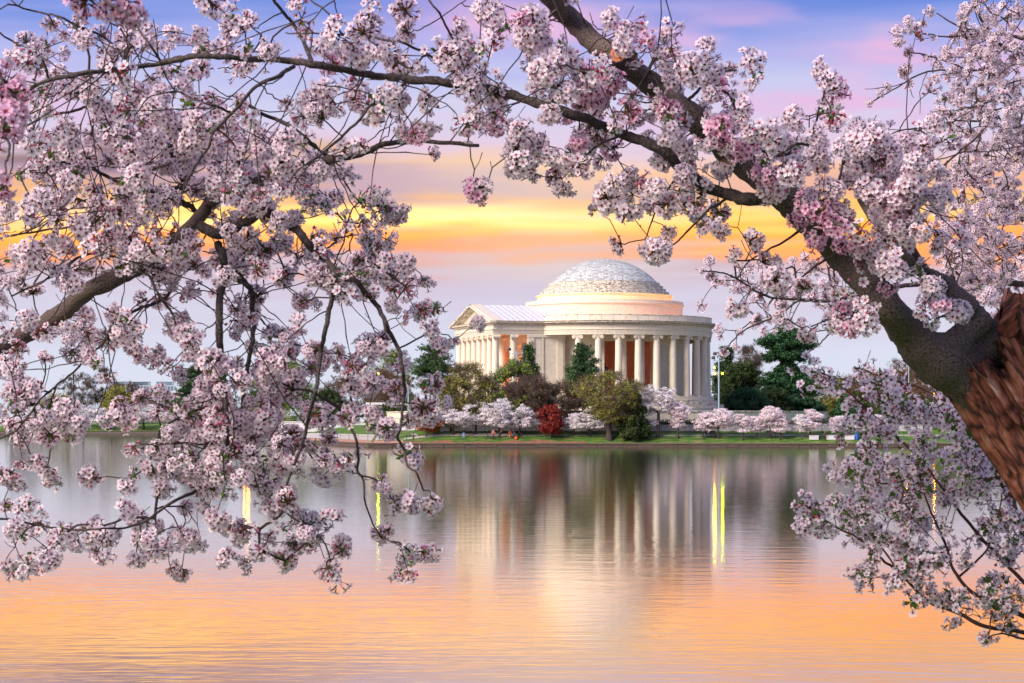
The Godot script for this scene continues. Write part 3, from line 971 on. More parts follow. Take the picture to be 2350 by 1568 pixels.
# ---------------------------------------------------------------- figures
func surface_nets(bones: Array, cell: float, k: float) -> ArrayMesh:   # bones: [a, b, ra, rb]
	var lo := Vector3.INF
	var hi := -Vector3.INF
	for b in bones:
		var r := Vector3.ONE * (maxf(b[2], b[3]) + cell * 2)
		lo = lo.min((b[0] as Vector3) - r).min((b[1] as Vector3) - r)
		hi = hi.max((b[0] as Vector3) + r).max((b[1] as Vector3) + r)
	var nx := int((hi.x - lo.x) / cell) + 2
	var ny := int((hi.y - lo.y) / cell) + 2
	var nz := int((hi.z - lo.z) / cell) + 2
	var f := PackedFloat32Array()
	f.resize(nx * ny * nz)
	var idx := 0
	for z in nz:
		for y in ny:
			for x in nx:
				var p := lo + Vector3(x, y, z) * cell
				var acc := 1e9
				for b in bones:
					var a: Vector3 = b[0]
					var d: Vector3 = b[1] - a
					var h := clampf((p - a).dot(d) / maxf(d.length_squared(), 1e-9), 0, 1)
					var q := p.distance_to(a + d * h) - lerpf(b[2], b[3], h)
					if acc > 1e8:
						acc = q
					else:
						var w := maxf(k - absf(acc - q), 0.0) / k
						acc = minf(acc, q) - w * w * k * 0.25
				f[idx] = acc
				idx += 1
	var mb := MB.new()
	var at := PackedInt32Array()
	at.resize(f.size())
	at.fill(-1)
	var sy := nx
	var sz := nx * ny
	for z in nz - 1:
		for y in ny - 1:
			for x in nx - 1:
				var i0 := x + y * sy + z * sz
				var sum := Vector3.ZERO
				var cnt := 0
				for e in [[0, 1], [0, sy], [0, sz], [1, 1 + sy], [1, 1 + sz], [sy, sy + 1], [sy, sy + sz], [sz, sz + 1], [sz, sz + sy], [1 + sy, 1 + sy + sz], [1 + sz, 1 + sz + sy], [sy + sz, 1 + sy + sz]]:
					var va := f[i0 + e[0]]
					var vb := f[i0 + e[1]]
					if (va < 0) != (vb < 0):
						var u := va / (va - vb)
						var pa := Vector3(e[0] % sy, (e[0] / sy) % ny, e[0] / sz)
						var pb := Vector3(e[1] % sy, (e[1] / sy) % ny, e[1] / sz)
						sum += pa.lerp(pb, u)
						cnt += 1
				if cnt:
					var g := Vector3(f[i0 + 1] - f[i0], f[i0 + sy] - f[i0], f[i0 + sz] - f[i0])
					at[i0] = mb.p(lo + (Vector3(x, y, z) + sum / cnt) * cell, g.normalized() if g.length() > 1e-9 else Vector3.UP)
	for z in range(1, nz - 1):
		for y in range(1, ny - 1):
			for x in range(1, nx - 1):
				var i0 := x + y * sy + z * sz
				for e in [[1, sy, sz], [sy, sz, 1], [sz, 1, sy]]:
					if (f[i0] < 0) != (f[i0 + e[0]] < 0):
						var a := at[i0]
						var b := at[i0 - e[1]]
						var c := at[i0 - e[1] - e[2]]
						var d := at[i0 - e[2]]
						if a >= 0 and b >= 0 and c >= 0 and d >= 0:
							mb.quad(a, b, c, d)
	return mb.mesh()


func joints(h: float, pose: Dictionary) -> Dictionary:
	# a standing body facing +z, y up, feet on 0
	var j := {}
	var lean: Vector3 = pose.get("lean", Vector3.ZERO)
	j.hip = Vector3(0, 0.52, 0)
	j.chest = Vector3(0, 0.72, 0.005) + lean * 0.6
	j.neck = Vector3(0, 0.83, 0.0) + lean
	j.head = Vector3(0, 0.925, 0.015) + lean * 1.25
	for s in [["l", 1.0], ["r", -1.0]]:
		var n: String = s[0]
		var x: float = s[1]
		j["sh_" + n] = Vector3(x * 0.105, 0.80, 0) + lean * 0.95
		var reach: Vector3 = pose.get("arm_" + n, Vector3(x * 0.06, -0.33, 0.05))
		var el := (j["sh_" + n] as Vector3) + Vector3(reach.x * 0.5 + x * 0.03, reach.y * 0.55, reach.z * 0.3 - 0.015)
		j["el_" + n] = el
		j["ha_" + n] = (j["sh_" + n] as Vector3) + reach
		j["hp_" + n] = Vector3(x * 0.055, 0.50, 0)
		var st: float = pose.get("stride", 0.0) * x
		j["kn_" + n] = Vector3(x * 0.06, 0.28, st * 0.6 + 0.02)
		j["an_" + n] = Vector3(x * 0.065, 0.04, st)
		j["to_" + n] = Vector3(x * 0.08, 0.022, st + 0.095)
	for k in j:
		j[k] *= h
	return j


func figure_bones(j: Dictionary, h: float, which: String) -> Array:
	var b := []
	if which in ["body", "statue"]:
		b.append([j.neck, j.head, 0.034 * h, 0.05 * h])
		b.append([j.head, j.head + Vector3(0, 0.025, 0.0) * h, 0.055 * h, 0.052 * h])
		b.append([j.head + Vector3(0, -0.005, 0.05) * h, j.head + Vector3(0, -0.012, 0.064) * h, 0.010 * h, 0.008 * h])
		b.append([j.chest, j.neck, 0.075 * h, 0.04 * h])
	for n in ["l", "r"]:
		if which in ["body", "statue"]:
			b.append([j["el_" + n], j["ha_" + n], 0.026 * h, 0.02 * h])
			var dir: Vector3 = (j["ha_" + n] - j["el_" + n]).normalized()
			b.append([j["ha_" + n], j["ha_" + n] + dir * 0.05 * h, 0.022 * h, 0.012 * h])
		if which in ["top", "statue", "body"]:
			var g := 1.18 if which == "top" else 1.0
			b.append([j["sh_" + n], j["el_" + n], 0.036 * h * g, 0.029 * h * g])
			b.append([j["el_" + n], (j["el_" + n] as Vector3).lerp(j["ha_" + n], 0.9), 0.028 * h * g, 0.023 * h * g])
			b.append([j.neck + Vector3(0, -0.05, 0) * h, j["sh_" + n], 0.055 * h * g, 0.04 * h * g])
		if which in ["legs", "statue", "body"]:
			var g := 1.15 if which == "legs" else 1.0
			b.append([j["hp_" + n], j["kn_" + n], 0.058 * h * g, 0.036 * h * g])
			b.append([j["kn_" + n], j["an_" + n], 0.037 * h * g, 0.026 * h * g])
		if which in ["body", "statue", "shoes"]:
			b.append([j["an_" + n], j["to_" + n], 0.028 * h, 0.02 * h])
	if which in ["top", "statue", "body"]:
		var g := 1.12 if which == "top" else 1.0
		b.append([j.hip, j.chest, 0.078 * h * g, 0.085 * h * g])
		b.append([j.chest, j.neck + Vector3(0, -0.03, 0) * h, 0.085 * h * g, 0.05 * h * g])
	if which == "legs":
		b.append([j.hip, j.hip + Vector3(0, 0.03, 0) * h, 0.085 * h, 0.085 * h])
	if which == "skirt":
		b.append([j.hip + Vector3(0, 0.06, 0) * h, j.hip + Vector3(0, -0.2, 0) * h, 0.085 * h, 0.125 * h])
	if which == "hair":
		b.append([j.head + Vector3(0, 0.03, -0.012) * h, j.head + Vector3(0, -0.0, -0.03) * h, 0.056 * h, 0.045 * h])
	return b


func figure_mesh(h: float, cell: float, which: String, pose := {}) -> ArrayMesh:
	var j := joints(h, pose)
	var b := figure_bones(j, h, which)
	if pose.has("coat"):
		b.append([j.hip + Vector3(0, 0.1, 0) * h, j.hip + Vector3(0, -0.16, -0.01) * h, 0.09 * h, 0.115 * h])
	return surface_nets(b, cell, 0.03 * h)


func person(label: String, at: Vector3, turn: float, h: float, pose: Dictionary, top: Color, legs: Color, hair: Color, skirt := false) -> Node3D:
	var o := thing("person", label, "person", at, turn)
	var skin := mat("skin_%d" % M.size(), lin(0.45, 0.26, 0.19), 0.7)
	part("body", figure_mesh(h, 0.03, "body", pose), skin, o)
	part("jacket", figure_mesh(h, 0.03, "top", pose), mat("cloth_%d" % M.size(), top, 0.9), o)
	part("skirt" if skirt else "trousers", figure_mesh(h, 0.03, "skirt" if skirt else "legs", pose), mat("cloth_%d" % M.size(), legs, 0.9), o)
	part("hair", figure_mesh(h, 0.03, "hair", pose), mat("hair_%d" % M.size(), hair, 0.9), o)
	part("shoes", figure_mesh(h, 0.03, "shoes", pose), M.black_metal, o)
	return o


# ---------------------------------------------------------------- things on the far shore
func make_far_shore() -> void:
	# lower retaining wall with its panels, and the clipped hedge behind it
	var lw := thing("retaining_wall", "low pale granite wall of panels running behind the row of young cherry trees", "wall", Vector3(30, 3.1, -446.15))
	var n := 40
	for k in n:
		var x0 := -14.0 + 96.0 * k / n
		var mb := MB.new()
		mb.box(Vector3(x0 + 1.2 - 30.0, 0.35, 0), Vector3(2.36, 1.5, 0.3))
		part("panel", mb.mesh(), M.granite, lw)
	var cp := MB.new()
	cp.box(Vector3(4.0, 1.16, 0), Vector3(96.2, 0.13, 0.46))
	part("coping", cp.mesh(), M.granite, lw)
	for q in [[-13.0, 84.0, 450.6, "long clipped evergreen hedge between the granite wall and the marble wall"], [56.0, 100.0, 452.6, "taller dark hedge beyond the end of the marble terrace wall"]]:
		var hd := thing("hedge", q[3], "hedge", Vector3((q[0] + q[1]) / 2, 4.1, -q[2]))
		var places := []
		var count := int((q[1] - q[0]) * 9)
		for k in count:
			var hh: float = 1.05 + 0.25 * fn.get_noise_1d(k * 0.3) + (0.7 if q[2] > 452.0 else 0.0)
			var p := Vector3(rng.randf_range(q[0], q[1]) - hd.position.x, rng.randf_range(0.1, hh), rng.randf_range(-0.6, 0.6))
			places.append(Transform3D(Basis.from_euler(Vector3(rng.randf() * TAU, rng.randf() * TAU, 0)).scaled(Vector3.ONE * rng.randf_range(0.7, 1.1)), p))
		many("foliage", clump_mesh("hedge"), M.leaf, places, hd)
		var core := MB.new()
		core.box(Vector3(0, 0.45, 0), Vector3(q[1] - q[0], 0.9, 0.8))
		part("dark_core", core.mesh(), M.tree_bark, hd)  # one solid dark box filling the inside of the hedge

	# post and chain fence along the lawn path
	for run in [[-10.0, 86.0, 5.2, "main"], [-36.0, -14.0, 5.0, "plaza"]]:
		var fe := thing("chain_fence", "low black post and chain fence along the lawn path" if run[3] == "main" else "short black chain fence beside the landing's small red tree", "fence", Vector3(run[0], 0, -SHORE))
		var pm := MB.new()
		pm.tube(PackedVector3Array([Vector3(0, -0.1, 0), Vector3(0, 0.95, 0)]), PackedFloat32Array([0.045, 0.045]), 6)
		pm.ball(Vector3(0, 0.99, 0), Vector3(0.065, 0.065, 0.065), 6, 4)
		var post := pm.mesh()
		var chain := MB.new()
		var x: float = run[0]
		var last := Vector3.INF
		while x < run[1]:
			var d: float = shore_d(x) + run[2]
			var at := Vector3(x - run[0], land_h(x, d), SHORE - d)
			part("post", post, M.black_metal, fe, at)
			if last.x < 1e9:
				var pts := PackedVector3Array()
				for i in 7:
					var u := i / 6.0
					pts.append(last.lerp(at, u) + Vector3(0, 0.88 - 0.16 * sin(u * PI), 0))
				var rad := PackedFloat32Array()
				rad.resize(7)
				rad.fill(0.022)
				chain.tube(pts, rad, 4, false)
			last = at
			x += 2.6
		part("chain", chain.mesh(), M.black_metal, fe)

	# information boards
	for q in [[1630.0, "black sloping information board between two pink young cherry trees"], [1770.0, "black sloping information board behind the dark slim cherry trunk"]]:
		var g := ground(q[0], 441.2)
		var bd := thing("information_board", q[1], "sign", g)
		var m := MB.new()
		m.box(Vector3(0, 1.25, 0), Vector3(1.9, 0.9, 0.08), Basis(Vector3.RIGHT, -0.5))
		part("board", m.mesh(), M.black_metal, bd)
		for sx in [-0.85, 0.85]:
			var l := MB.new()
			l.box(Vector3(sx, 0.6, -0.05), Vector3(0.09, 1.25, 0.09))
			part("leg", l.mesh(), M.black_metal, bd)

	# stone benches and bins at the end of the lawn
	for q in [[1868.0, "white stone block bench nearest the young white cherry tree"], [1907.0, "white stone block bench beside the person in the dark coat"], [1950.0, "white stone block bench beside the blue bin"]]:
		var bm := MB.new()
		bm.box(Vector3(0, 0.35, 0), Vector3(1.75, 0.78, 0.7))
		bm.box(Vector3(0, 0.77, 0), Vector3(1.85, 0.1, 0.8))
		tag(part("stone_bench", bm.mesh(), M.white_stone, null, ground(q[0], 441.0)), q[1], "bench")
	for q in [[1967.0, "bin_blue", "blue litter bin beside the last white stone bench"], [1984.0, "dark_grey", "black litter bin standing next to the blue bin"]]:
		var o := thing("litter_bin", q[2], "bin", ground(q[0], 441.0))
		var m := MB.new()
		m.lathe([Vector2(0.40, 0.0), Vector2(0.46, 1.1), Vector2(0.50, 1.12), Vector2(0.50, 1.2), Vector2(0.40, 1.2), Vector2(0.36, 0.9), Vector2(0.05, 0.9)], 12)
		part("barrel", m.mesh(), M[q[1]], o)

	# people
	person("man in a black jacket and light blue jeans standing under the white cherry trees", ground(1064.0, 441.6), 2.6, 1.85, {"arm_l": Vector3(-0.02, -0.16, 0.2), "arm_r": Vector3(0.02, -0.16, 0.2)}, lin(0.01, 0.01, 0.014), lin(0.22, 0.36, 0.62), lin(0.02, 0.012, 0.008))
	person("cyclist in a white and red top standing beside a bicycle", ground(1132.0, 441.4), 0.4, 1.75, {"arm_l": Vector3(0.08, -0.24, 0.2)}, lin(0.62, 0.20, 0.18), lin(0.30, 0.06, 0.10), lin(0.5, 0.06, 0.05))
	person("cyclist in a red helmet bending over a bicycle", ground(1146.0, 441.4), 1.9, 1.7, {"lean": Vector3(0, -0.06, 0.17), "arm_l": Vector3(0.02, -0.32, 0.12), "arm_r": Vector3(-0.02, -0.32, 0.12)}, lin(0.02, 0.02, 0.03), lin(0.02, 0.02, 0.03), lin(0.5, 0.02, 0.02))
	person("woman in an orange dress standing beside a person in dark clothes", ground(1170.0, 441.4), 0.2, 1.72, {"arm_r": Vector3(-0.05, -0.2, 0.16)}, lin(0.72, 0.13, 0.05), lin(0.78, 0.16, 0.06), lin(0.03, 0.015, 0.01), true)
	person("person in dark clothes standing beside the woman in orange", ground(1178.5, 441.2), -0.5, 1.78, {"arm_l": Vector3(0.05, -0.22, 0.14)}, lin(0.03, 0.025, 0.035), lin(0.05, 0.07, 0.12), lin(0.02, 0.015, 0.01))
	person("person in a dark brown coat standing at the white stone benches", ground(1893.5, 440.6), -0.6, 1.75, {"arm_r": Vector3(0.03, -0.18, 0.17), "stride": 0.04}, lin(0.05, 0.035, 0.03), lin(0.02, 0.02, 0.02), lin(0.02, 0.012, 0.01))
	person("person in a dark jacket on the landing beside the pale blue pole", ground(944.0, 470.0), 0.6, 1.75, {}, lin(0.02, 0.02, 0.03), lin(0.03, 0.05, 0.10), lin(0.02, 0.012, 0.01))
	var bagm := MB.new()
	bagm.ball(Vector3(0, 0.26, 0), Vector3(0.34, 0.3, 0.24), 10, 8)
	bagm.tube(PackedVector3Array([Vector3(-0.2, 0.48, 0), Vector3(-0.1, 0.68, 0), Vector3(0.1, 0.68, 0), Vector3(0.2, 0.48, 0)]), PackedFloat32Array([0.03, 0.03, 0.03, 0.03]), 5)
	tag(part("bag", bagm.mesh(), M.orange_plastic, null, ground(1184.5, 441.0)), "bright orange bag on the grass beside the woman in orange", "bag")
	for q in [[1122.0, 0.15, "black bicycle at the left of the two cyclists"], [1139.0, 0.3, "black bicycle standing between the two cyclists"]]:
		bicycle(q[2], ground(q[0], 441.0), q[1])

	# lamp posts and floodlight masts
	mast("tall pale blue floodlight mast with four round lamps beside the memorial's last columns", 1650.0, 448.0, 822.0, [[-1.1, 0.2], [-0.8, 1.0], [1.0, 0.2], [1.1, 0.9]])
	mast("pale blue floodlight mast rising from the leafy trees before the portico", 1185.0, 449.0, 806.0, [[-1.4, 0.5], [1.3, 0.6], [1.3, -2.2]])
	mast("pale blue floodlight mast far behind the brown trees", 2086.0, 560.0, 822.0, [[-1.2, 0.4], [1.2, 0.4], [-1.0, -1.6]])
	mast("pale blue pole on the landing beside the stairs", 937.0, 480.0, 886.0, [[-0.8, 0.2], [0.8, 0.2]])
	street_lamp("street lamp with glowing orange and yellow globes behind the tall floodlight mast", 1648.0, 470.0, 858.0, [["lamp_orange", Vector3(-0.75, 0, 0), 0.42], ["lamp_yellow", Vector3(0.85, 0, 0), 0.34], ["lamp_yellow", Vector3(-0.75, 1.2, 0), 0.28]])
	street_lamp("street lamp with glowing orange globes seen through the hanging blossom", 567.0, 600.0, 868.0, [["lamp_orange", Vector3(-0.7, 0, 0), 0.5], ["lamp_orange", Vector3(0.5, -0.3, 0), 0.55], ["lamp_orange", Vector3(0.1, 1.6, 0), 0.35]])
	street_lamp("street lamp with one small yellow globe before the brown trees", 868.0, 560.0, 858.0, [["lamp_yellow", Vector3(0, 0, 0), 0.42]])
	street_lamp("street lamp with an orange globe behind the white blossoming shoots", 2079.0, 520.0, 900.0, [["lamp_orange", Vector3(0, 0, 0), 0.45]])
	street_lamp("street lamp with an orange globe near the trunk's dark edge", 2143.0, 520.0, 905.0, [["lamp_orange", Vector3(0, 0, 0), 0.4]])

	# the landing: a low pale wall, stairs and a railing
	var ql := thing("landing_wall", "low pale stone wall of the landing at the water behind hanging blossom", "wall", Vector3(-48, 0.6, -520))
	var qm := MB.new()
	for q in [[745.0, 540.0, 34.0, 2.3], [872.0, 500.0, 6.0, 3.2], [1018.0, 452.0, 4.0, 2.4]]:
		var at := ground(q[0], q[1]) - ql.position
		qm.box(at + Vector3(0, q[3] / 2 - 0.5, 0), Vector3(q[2], q[3], 1.4))
		qm.box(at + Vector3(0, q[3] - 0.42, 0), Vector3(q[2] + 0.3, 0.2, 1.7))
	part("masonry", qm.mesh(), M.white_stone, ql)
	var stp := thing("stairs", "short flight of pale stone steps at the landing's end", "stairs", ground(945.0, 466.0))
	for k in 6:
		var sm := MB.new()
		sm.box(Vector3(0, 0.12 + 0.24 * k, -0.42 * k), Vector3(9.0, 0.24, 0.46))
		part("step", sm.mesh(), M.white_stone, stp)
	var rl := thing("railing", "black iron railing above the landing's steps", "railing", ground(930.0, 470.5) + Vector3(0, 1.2, 0))
	var rm := MB.new()
	for k in 22:
		rm.box(Vector3(-5.0 + k * 0.48, 0.6, 0), Vector3(0.05, 1.3, 0.05))
	rm.box(Vector3(0, 1.25, 0), Vector3(10.4, 0.07, 0.07))
	rm.box(Vector3(0, 0.12, 0), Vector3(10.4, 0.05, 0.05))
	part("bars", rm.mesh(), M.black_metal, rl, Vector3.ZERO, "stuff")
	# the pier seen far left
	var pr := thing("pier", "small ochre timber pier at the water on the far left shore", "pier", W(700.0, 1010.0, 700.0) * Vector3(1, 0, 1))
	var prm := MB.new()
	prm.box(Vector3(0, 1.2, 0), Vector3(7.5, 0.3, 3.0))
	for k in 7:
		prm.box(Vector3(-3.3 + k * 1.1, 0.4, 1.2), Vector3(0.3, 1.7, 0.3))
	prm.box(Vector3(0, 0.7, 1.4), Vector3(7.3, 0.18, 0.12))
	part("deck", prm.mesh(), mat("ochre_timber", lin(0.40, 0.24, 0.08), 0.9), pr)

	# low pale entrance building left of the memorial, and the glassy block on the far bank
	var kb := thing("low_building", "low pale stone building with flat roof behind the shrubs left of the portico", "building", ground(962.0, 500.0))
	var km := MB.new()
	km.box(Vector3(0, 2.0, 0), Vector3(22.0, 5.0, 6.0))
	part("wall", km.mesh(), M.marble, kb)
	var kr := MB.new()
	kr.box(Vector3(0, 4.65, 0), Vector3(23.0, 0.5, 6.8))
	part("roof", kr.mesh(), M.white_stone, kb)
	var ob := thing("office_building", "distant modern block with stepped glass roofs above the far cherry trees", "building", ground(330.0, 1010.0))
	var om := MB.new()
	om.box(Vector3(0, 6.5, 0), Vector3(34.0, 13.0, 14.0))
	part("wall", om.mesh(), M.brick, ob)
	for k in 3:
		var wx := -11.0 + k * 10.5
		var gm := MB.new()
		for q in [[4.2, 13.0, 2.6], [3.4, 15.4, 2.3]]:
			gm.box(Vector3(wx, q[1] + q[2] / 2, 3.0), Vector3(q[0] * 2, q[2], 8.0))
		var glz := part("glass_roof", gm.mesh(), M.window_glass, ob)
		var fm := MB.new()
		for i in 7:
			fm.box(Vector3(wx - 4.2 + i * 1.4, 14.3, 7.05), Vector3(0.18, 2.7, 0.15))
		fm.box(Vector3(wx, 15.6, 7.05), Vector3(8.6, 0.25, 0.2))
		fm.box(Vector3(wx, 17.6, 7.05), Vector3(7.0, 0.25, 0.2))
		part("frame", fm.mesh(), M.white_frame, glz)
	for j in 3:
		for i in 9:
			var wm := MB.new()
			wm.box(Vector3(-14.6 + i * 3.65, 2.4 + j * 3.8, 7.02), Vector3(2.7, 2.0, 0.2))
			part("window", wm.mesh(), M.window_glass, ob)
	var bm2 := MB.new()
	for j in 3:
		bm2.box(Vector3(12.0, 8.6 + j * 2.2, 7.4), Vector3(10.0, 0.7, 0.6))
	for i in 4:
		bm2.box(Vector3(7.3 + i * 3.1, 10.5, 7.5), Vector3(0.4, 6.0, 0.5))
	part("white_balcony", bm2.mesh(), M.white_frame, ob)
	var br := thing("bridge_parapet", "long white horizontal parapet before the distant glassy block", "wall", ground(385.0, 960.0))
	var brm := MB.new()
	brm.box(Vector3(-6, 5.6, 0), Vector3(44.0, 1.6, 1.0))
	for k in 5:
		brm.box(Vector3(-24 + k * 9.0, 2.3, 0), Vector3(1.2, 5.0, 1.4))
	part("parapet", brm.mesh(), M.white_frame, br)


func bicycle(label: String, at: Vector3, turn: float) -> void:
	var o := thing("bicycle", label, "bicycle", at, turn)
	for x in [-0.52, 0.52]:
		var w := MB.new()
		var pts := PackedVector3Array()
		var rad := PackedFloat32Array()
		for k in 17:
			pts.append(Vector3(x + cos(TAU * k / 16.0) * 0.33, 0.35 + sin(TAU * k / 16.0) * 0.33, 0))
			rad.append(0.03)
		w.tube(pts, rad, 5, false)
		for k in 8:
			w.box(Vector3(x, 0.35, 0), Vector3(0.64, 0.01, 0.01), Basis(Vector3.BACK, PI * k / 8.0))
		part("wheel", w.mesh(), M.black_metal, o)
	var f := MB.new()
	for q in [[Vector3(-0.52, 0.35, 0), Vector3(-0.18, 0.82, 0)], [Vector3(-0.18, 0.82, 0), Vector3(-0.05, 0.33, 0)], [Vector3(-0.05, 0.33, 0), Vector3(-0.52, 0.35, 0)], [Vector3(-0.05, 0.33, 0), Vector3(0.36, 0.84, 0)], [Vector3(-0.18, 0.80, 0), Vector3(0.36, 0.84, 0)], [Vector3(0.52, 0.35, 0), Vector3(0.36, 0.95, 0)]]:
		f.tube(PackedVector3Array(q), PackedFloat32Array([0.028, 0.028]), 5)
	part("frame", f.mesh(), M.dark_grey, o)
	var hb := MB.new()
	hb.tube(PackedVector3Array([Vector3(0.36, 0.98, -0.28), Vector3(0.40, 1.0, 0), Vector3(0.36, 0.98, 0.28)]), PackedFloat32Array([0.02, 0.02, 0.02]), 5)
	part("handlebar", hb.mesh(), M.black_metal, o)
	var sd := MB.new()
	sd.ball(Vector3(-0.2, 0.92, 0), Vector3(0.14, 0.05, 0.07), 8, 5)
	sd.tube(PackedVector3Array([Vector3(-0.2, 0.9, 0), Vector3(-0.18, 0.8, 0)]), PackedFloat32Array([0.02, 0.02]), 5)
	part("saddle", sd.mesh(), M.black_metal, o)


func mast(label: String, px: float, d: float, top_y: float, heads: Array) -> void:
	var g := ground(px, d)
	var h := W(px, top_y, d).y - g.y
	var o := thing("floodlight_mast", label, "floodlight mast", g)
	var p := MB.new()
	p.tube(PackedVector3Array([Vector3(0, -0.2, 0), Vector3(0, 0.9, 0), Vector3(0, 0.95, 0), Vector3(0, h, 0)]), PackedFloat32Array([0.26, 0.26, 0.17, 0.12]), 10)
	part("pole", p.mesh(), M.pole_paint, o)
	var arms := MB.new()
	for q in heads:
		arms.tube(PackedVector3Array([Vector3(0, h - 0.5 + minf(q[1], 0.0) , 0), Vector3(q[0], h - 0.5 + minf(q[1], 0.0), 0), Vector3(q[0], h - 0.4 + q[1], 0)]), PackedFloat32Array([0.07, 0.07, 0.06]), 5)
	part("crossarm", arms.mesh(), M.pole_paint, o)
	for q in heads:
		var m := MB.new()
		m.lathe([Vector2(0.05, -0.2), Vector2(0.3, -0.12), Vector2(0.42, 0.1), Vector2(0.34, 0.36), Vector2(0.12, 0.5), Vector2(0.02, 0.52)], 12, 0, TAU, true)
		var hd := part("lamp_head", m.mesh(), M.dark_grey, o, Vector3(q[0], h - 0.3 + q[1], 0))
		var gl := MB.new()
		gl.lathe([Vector2(0.02, -0.24), Vector2(0.28, -0.16), Vector2(0.30, -0.1)], 12)
		part("lamp_glass", gl.mesh(), M.white_frame, hd)


func street_lamp(label: String, px: float, d: float, y: float, globes: Array) -> void:
	var g := ground(px, d)
	var h := W(px, y, d).y - g.y
	var o := thing("street_lamp", label, "street lamp", g)
	var p := MB.new()
	p.tube(PackedVector3Array([Vector3(0, -0.2, 0), Vector3(0, h + 0.6, 0)]), PackedFloat32Array([0.13, 0.08]), 8)
	for q in globes:
		p.tube(PackedVector3Array([Vector3(0, h + q[1].y + 0.3, 0), Vector3(q[1].x, h + q[1].y + 0.42, 0)]), PackedFloat32Array([0.05, 0.05]), 5)
	part("pole", p.mesh(), M.dark_grey, o)
	for q in globes:
		var b := MB.new()
		var at := Vector3(0, h, 0.35) + (q[1] as Vector3)
		b.ball(at, Vector3.ONE * q[2] * 0.55, 12, 8)
		part("lamp_globe", b.mesh(), M[q[0]], o)
		var l := OmniLight3D.new()
		l.name = "light"
		l.position = at + Vector3(0, 0, 0.45)
		l.light_color = (M[q[0]] as StandardMaterial3D).emission
		l.light_energy = 4.0
		l.light_size = q[2] * 0.4
		l.omni_range = 80.0
		l.omni_attenuation = 2.0
		l.shadow_enabled = true
		o.add_child(l, true)


# ---------------------------------------------------------------- trees of the far shore
var clumps := {}


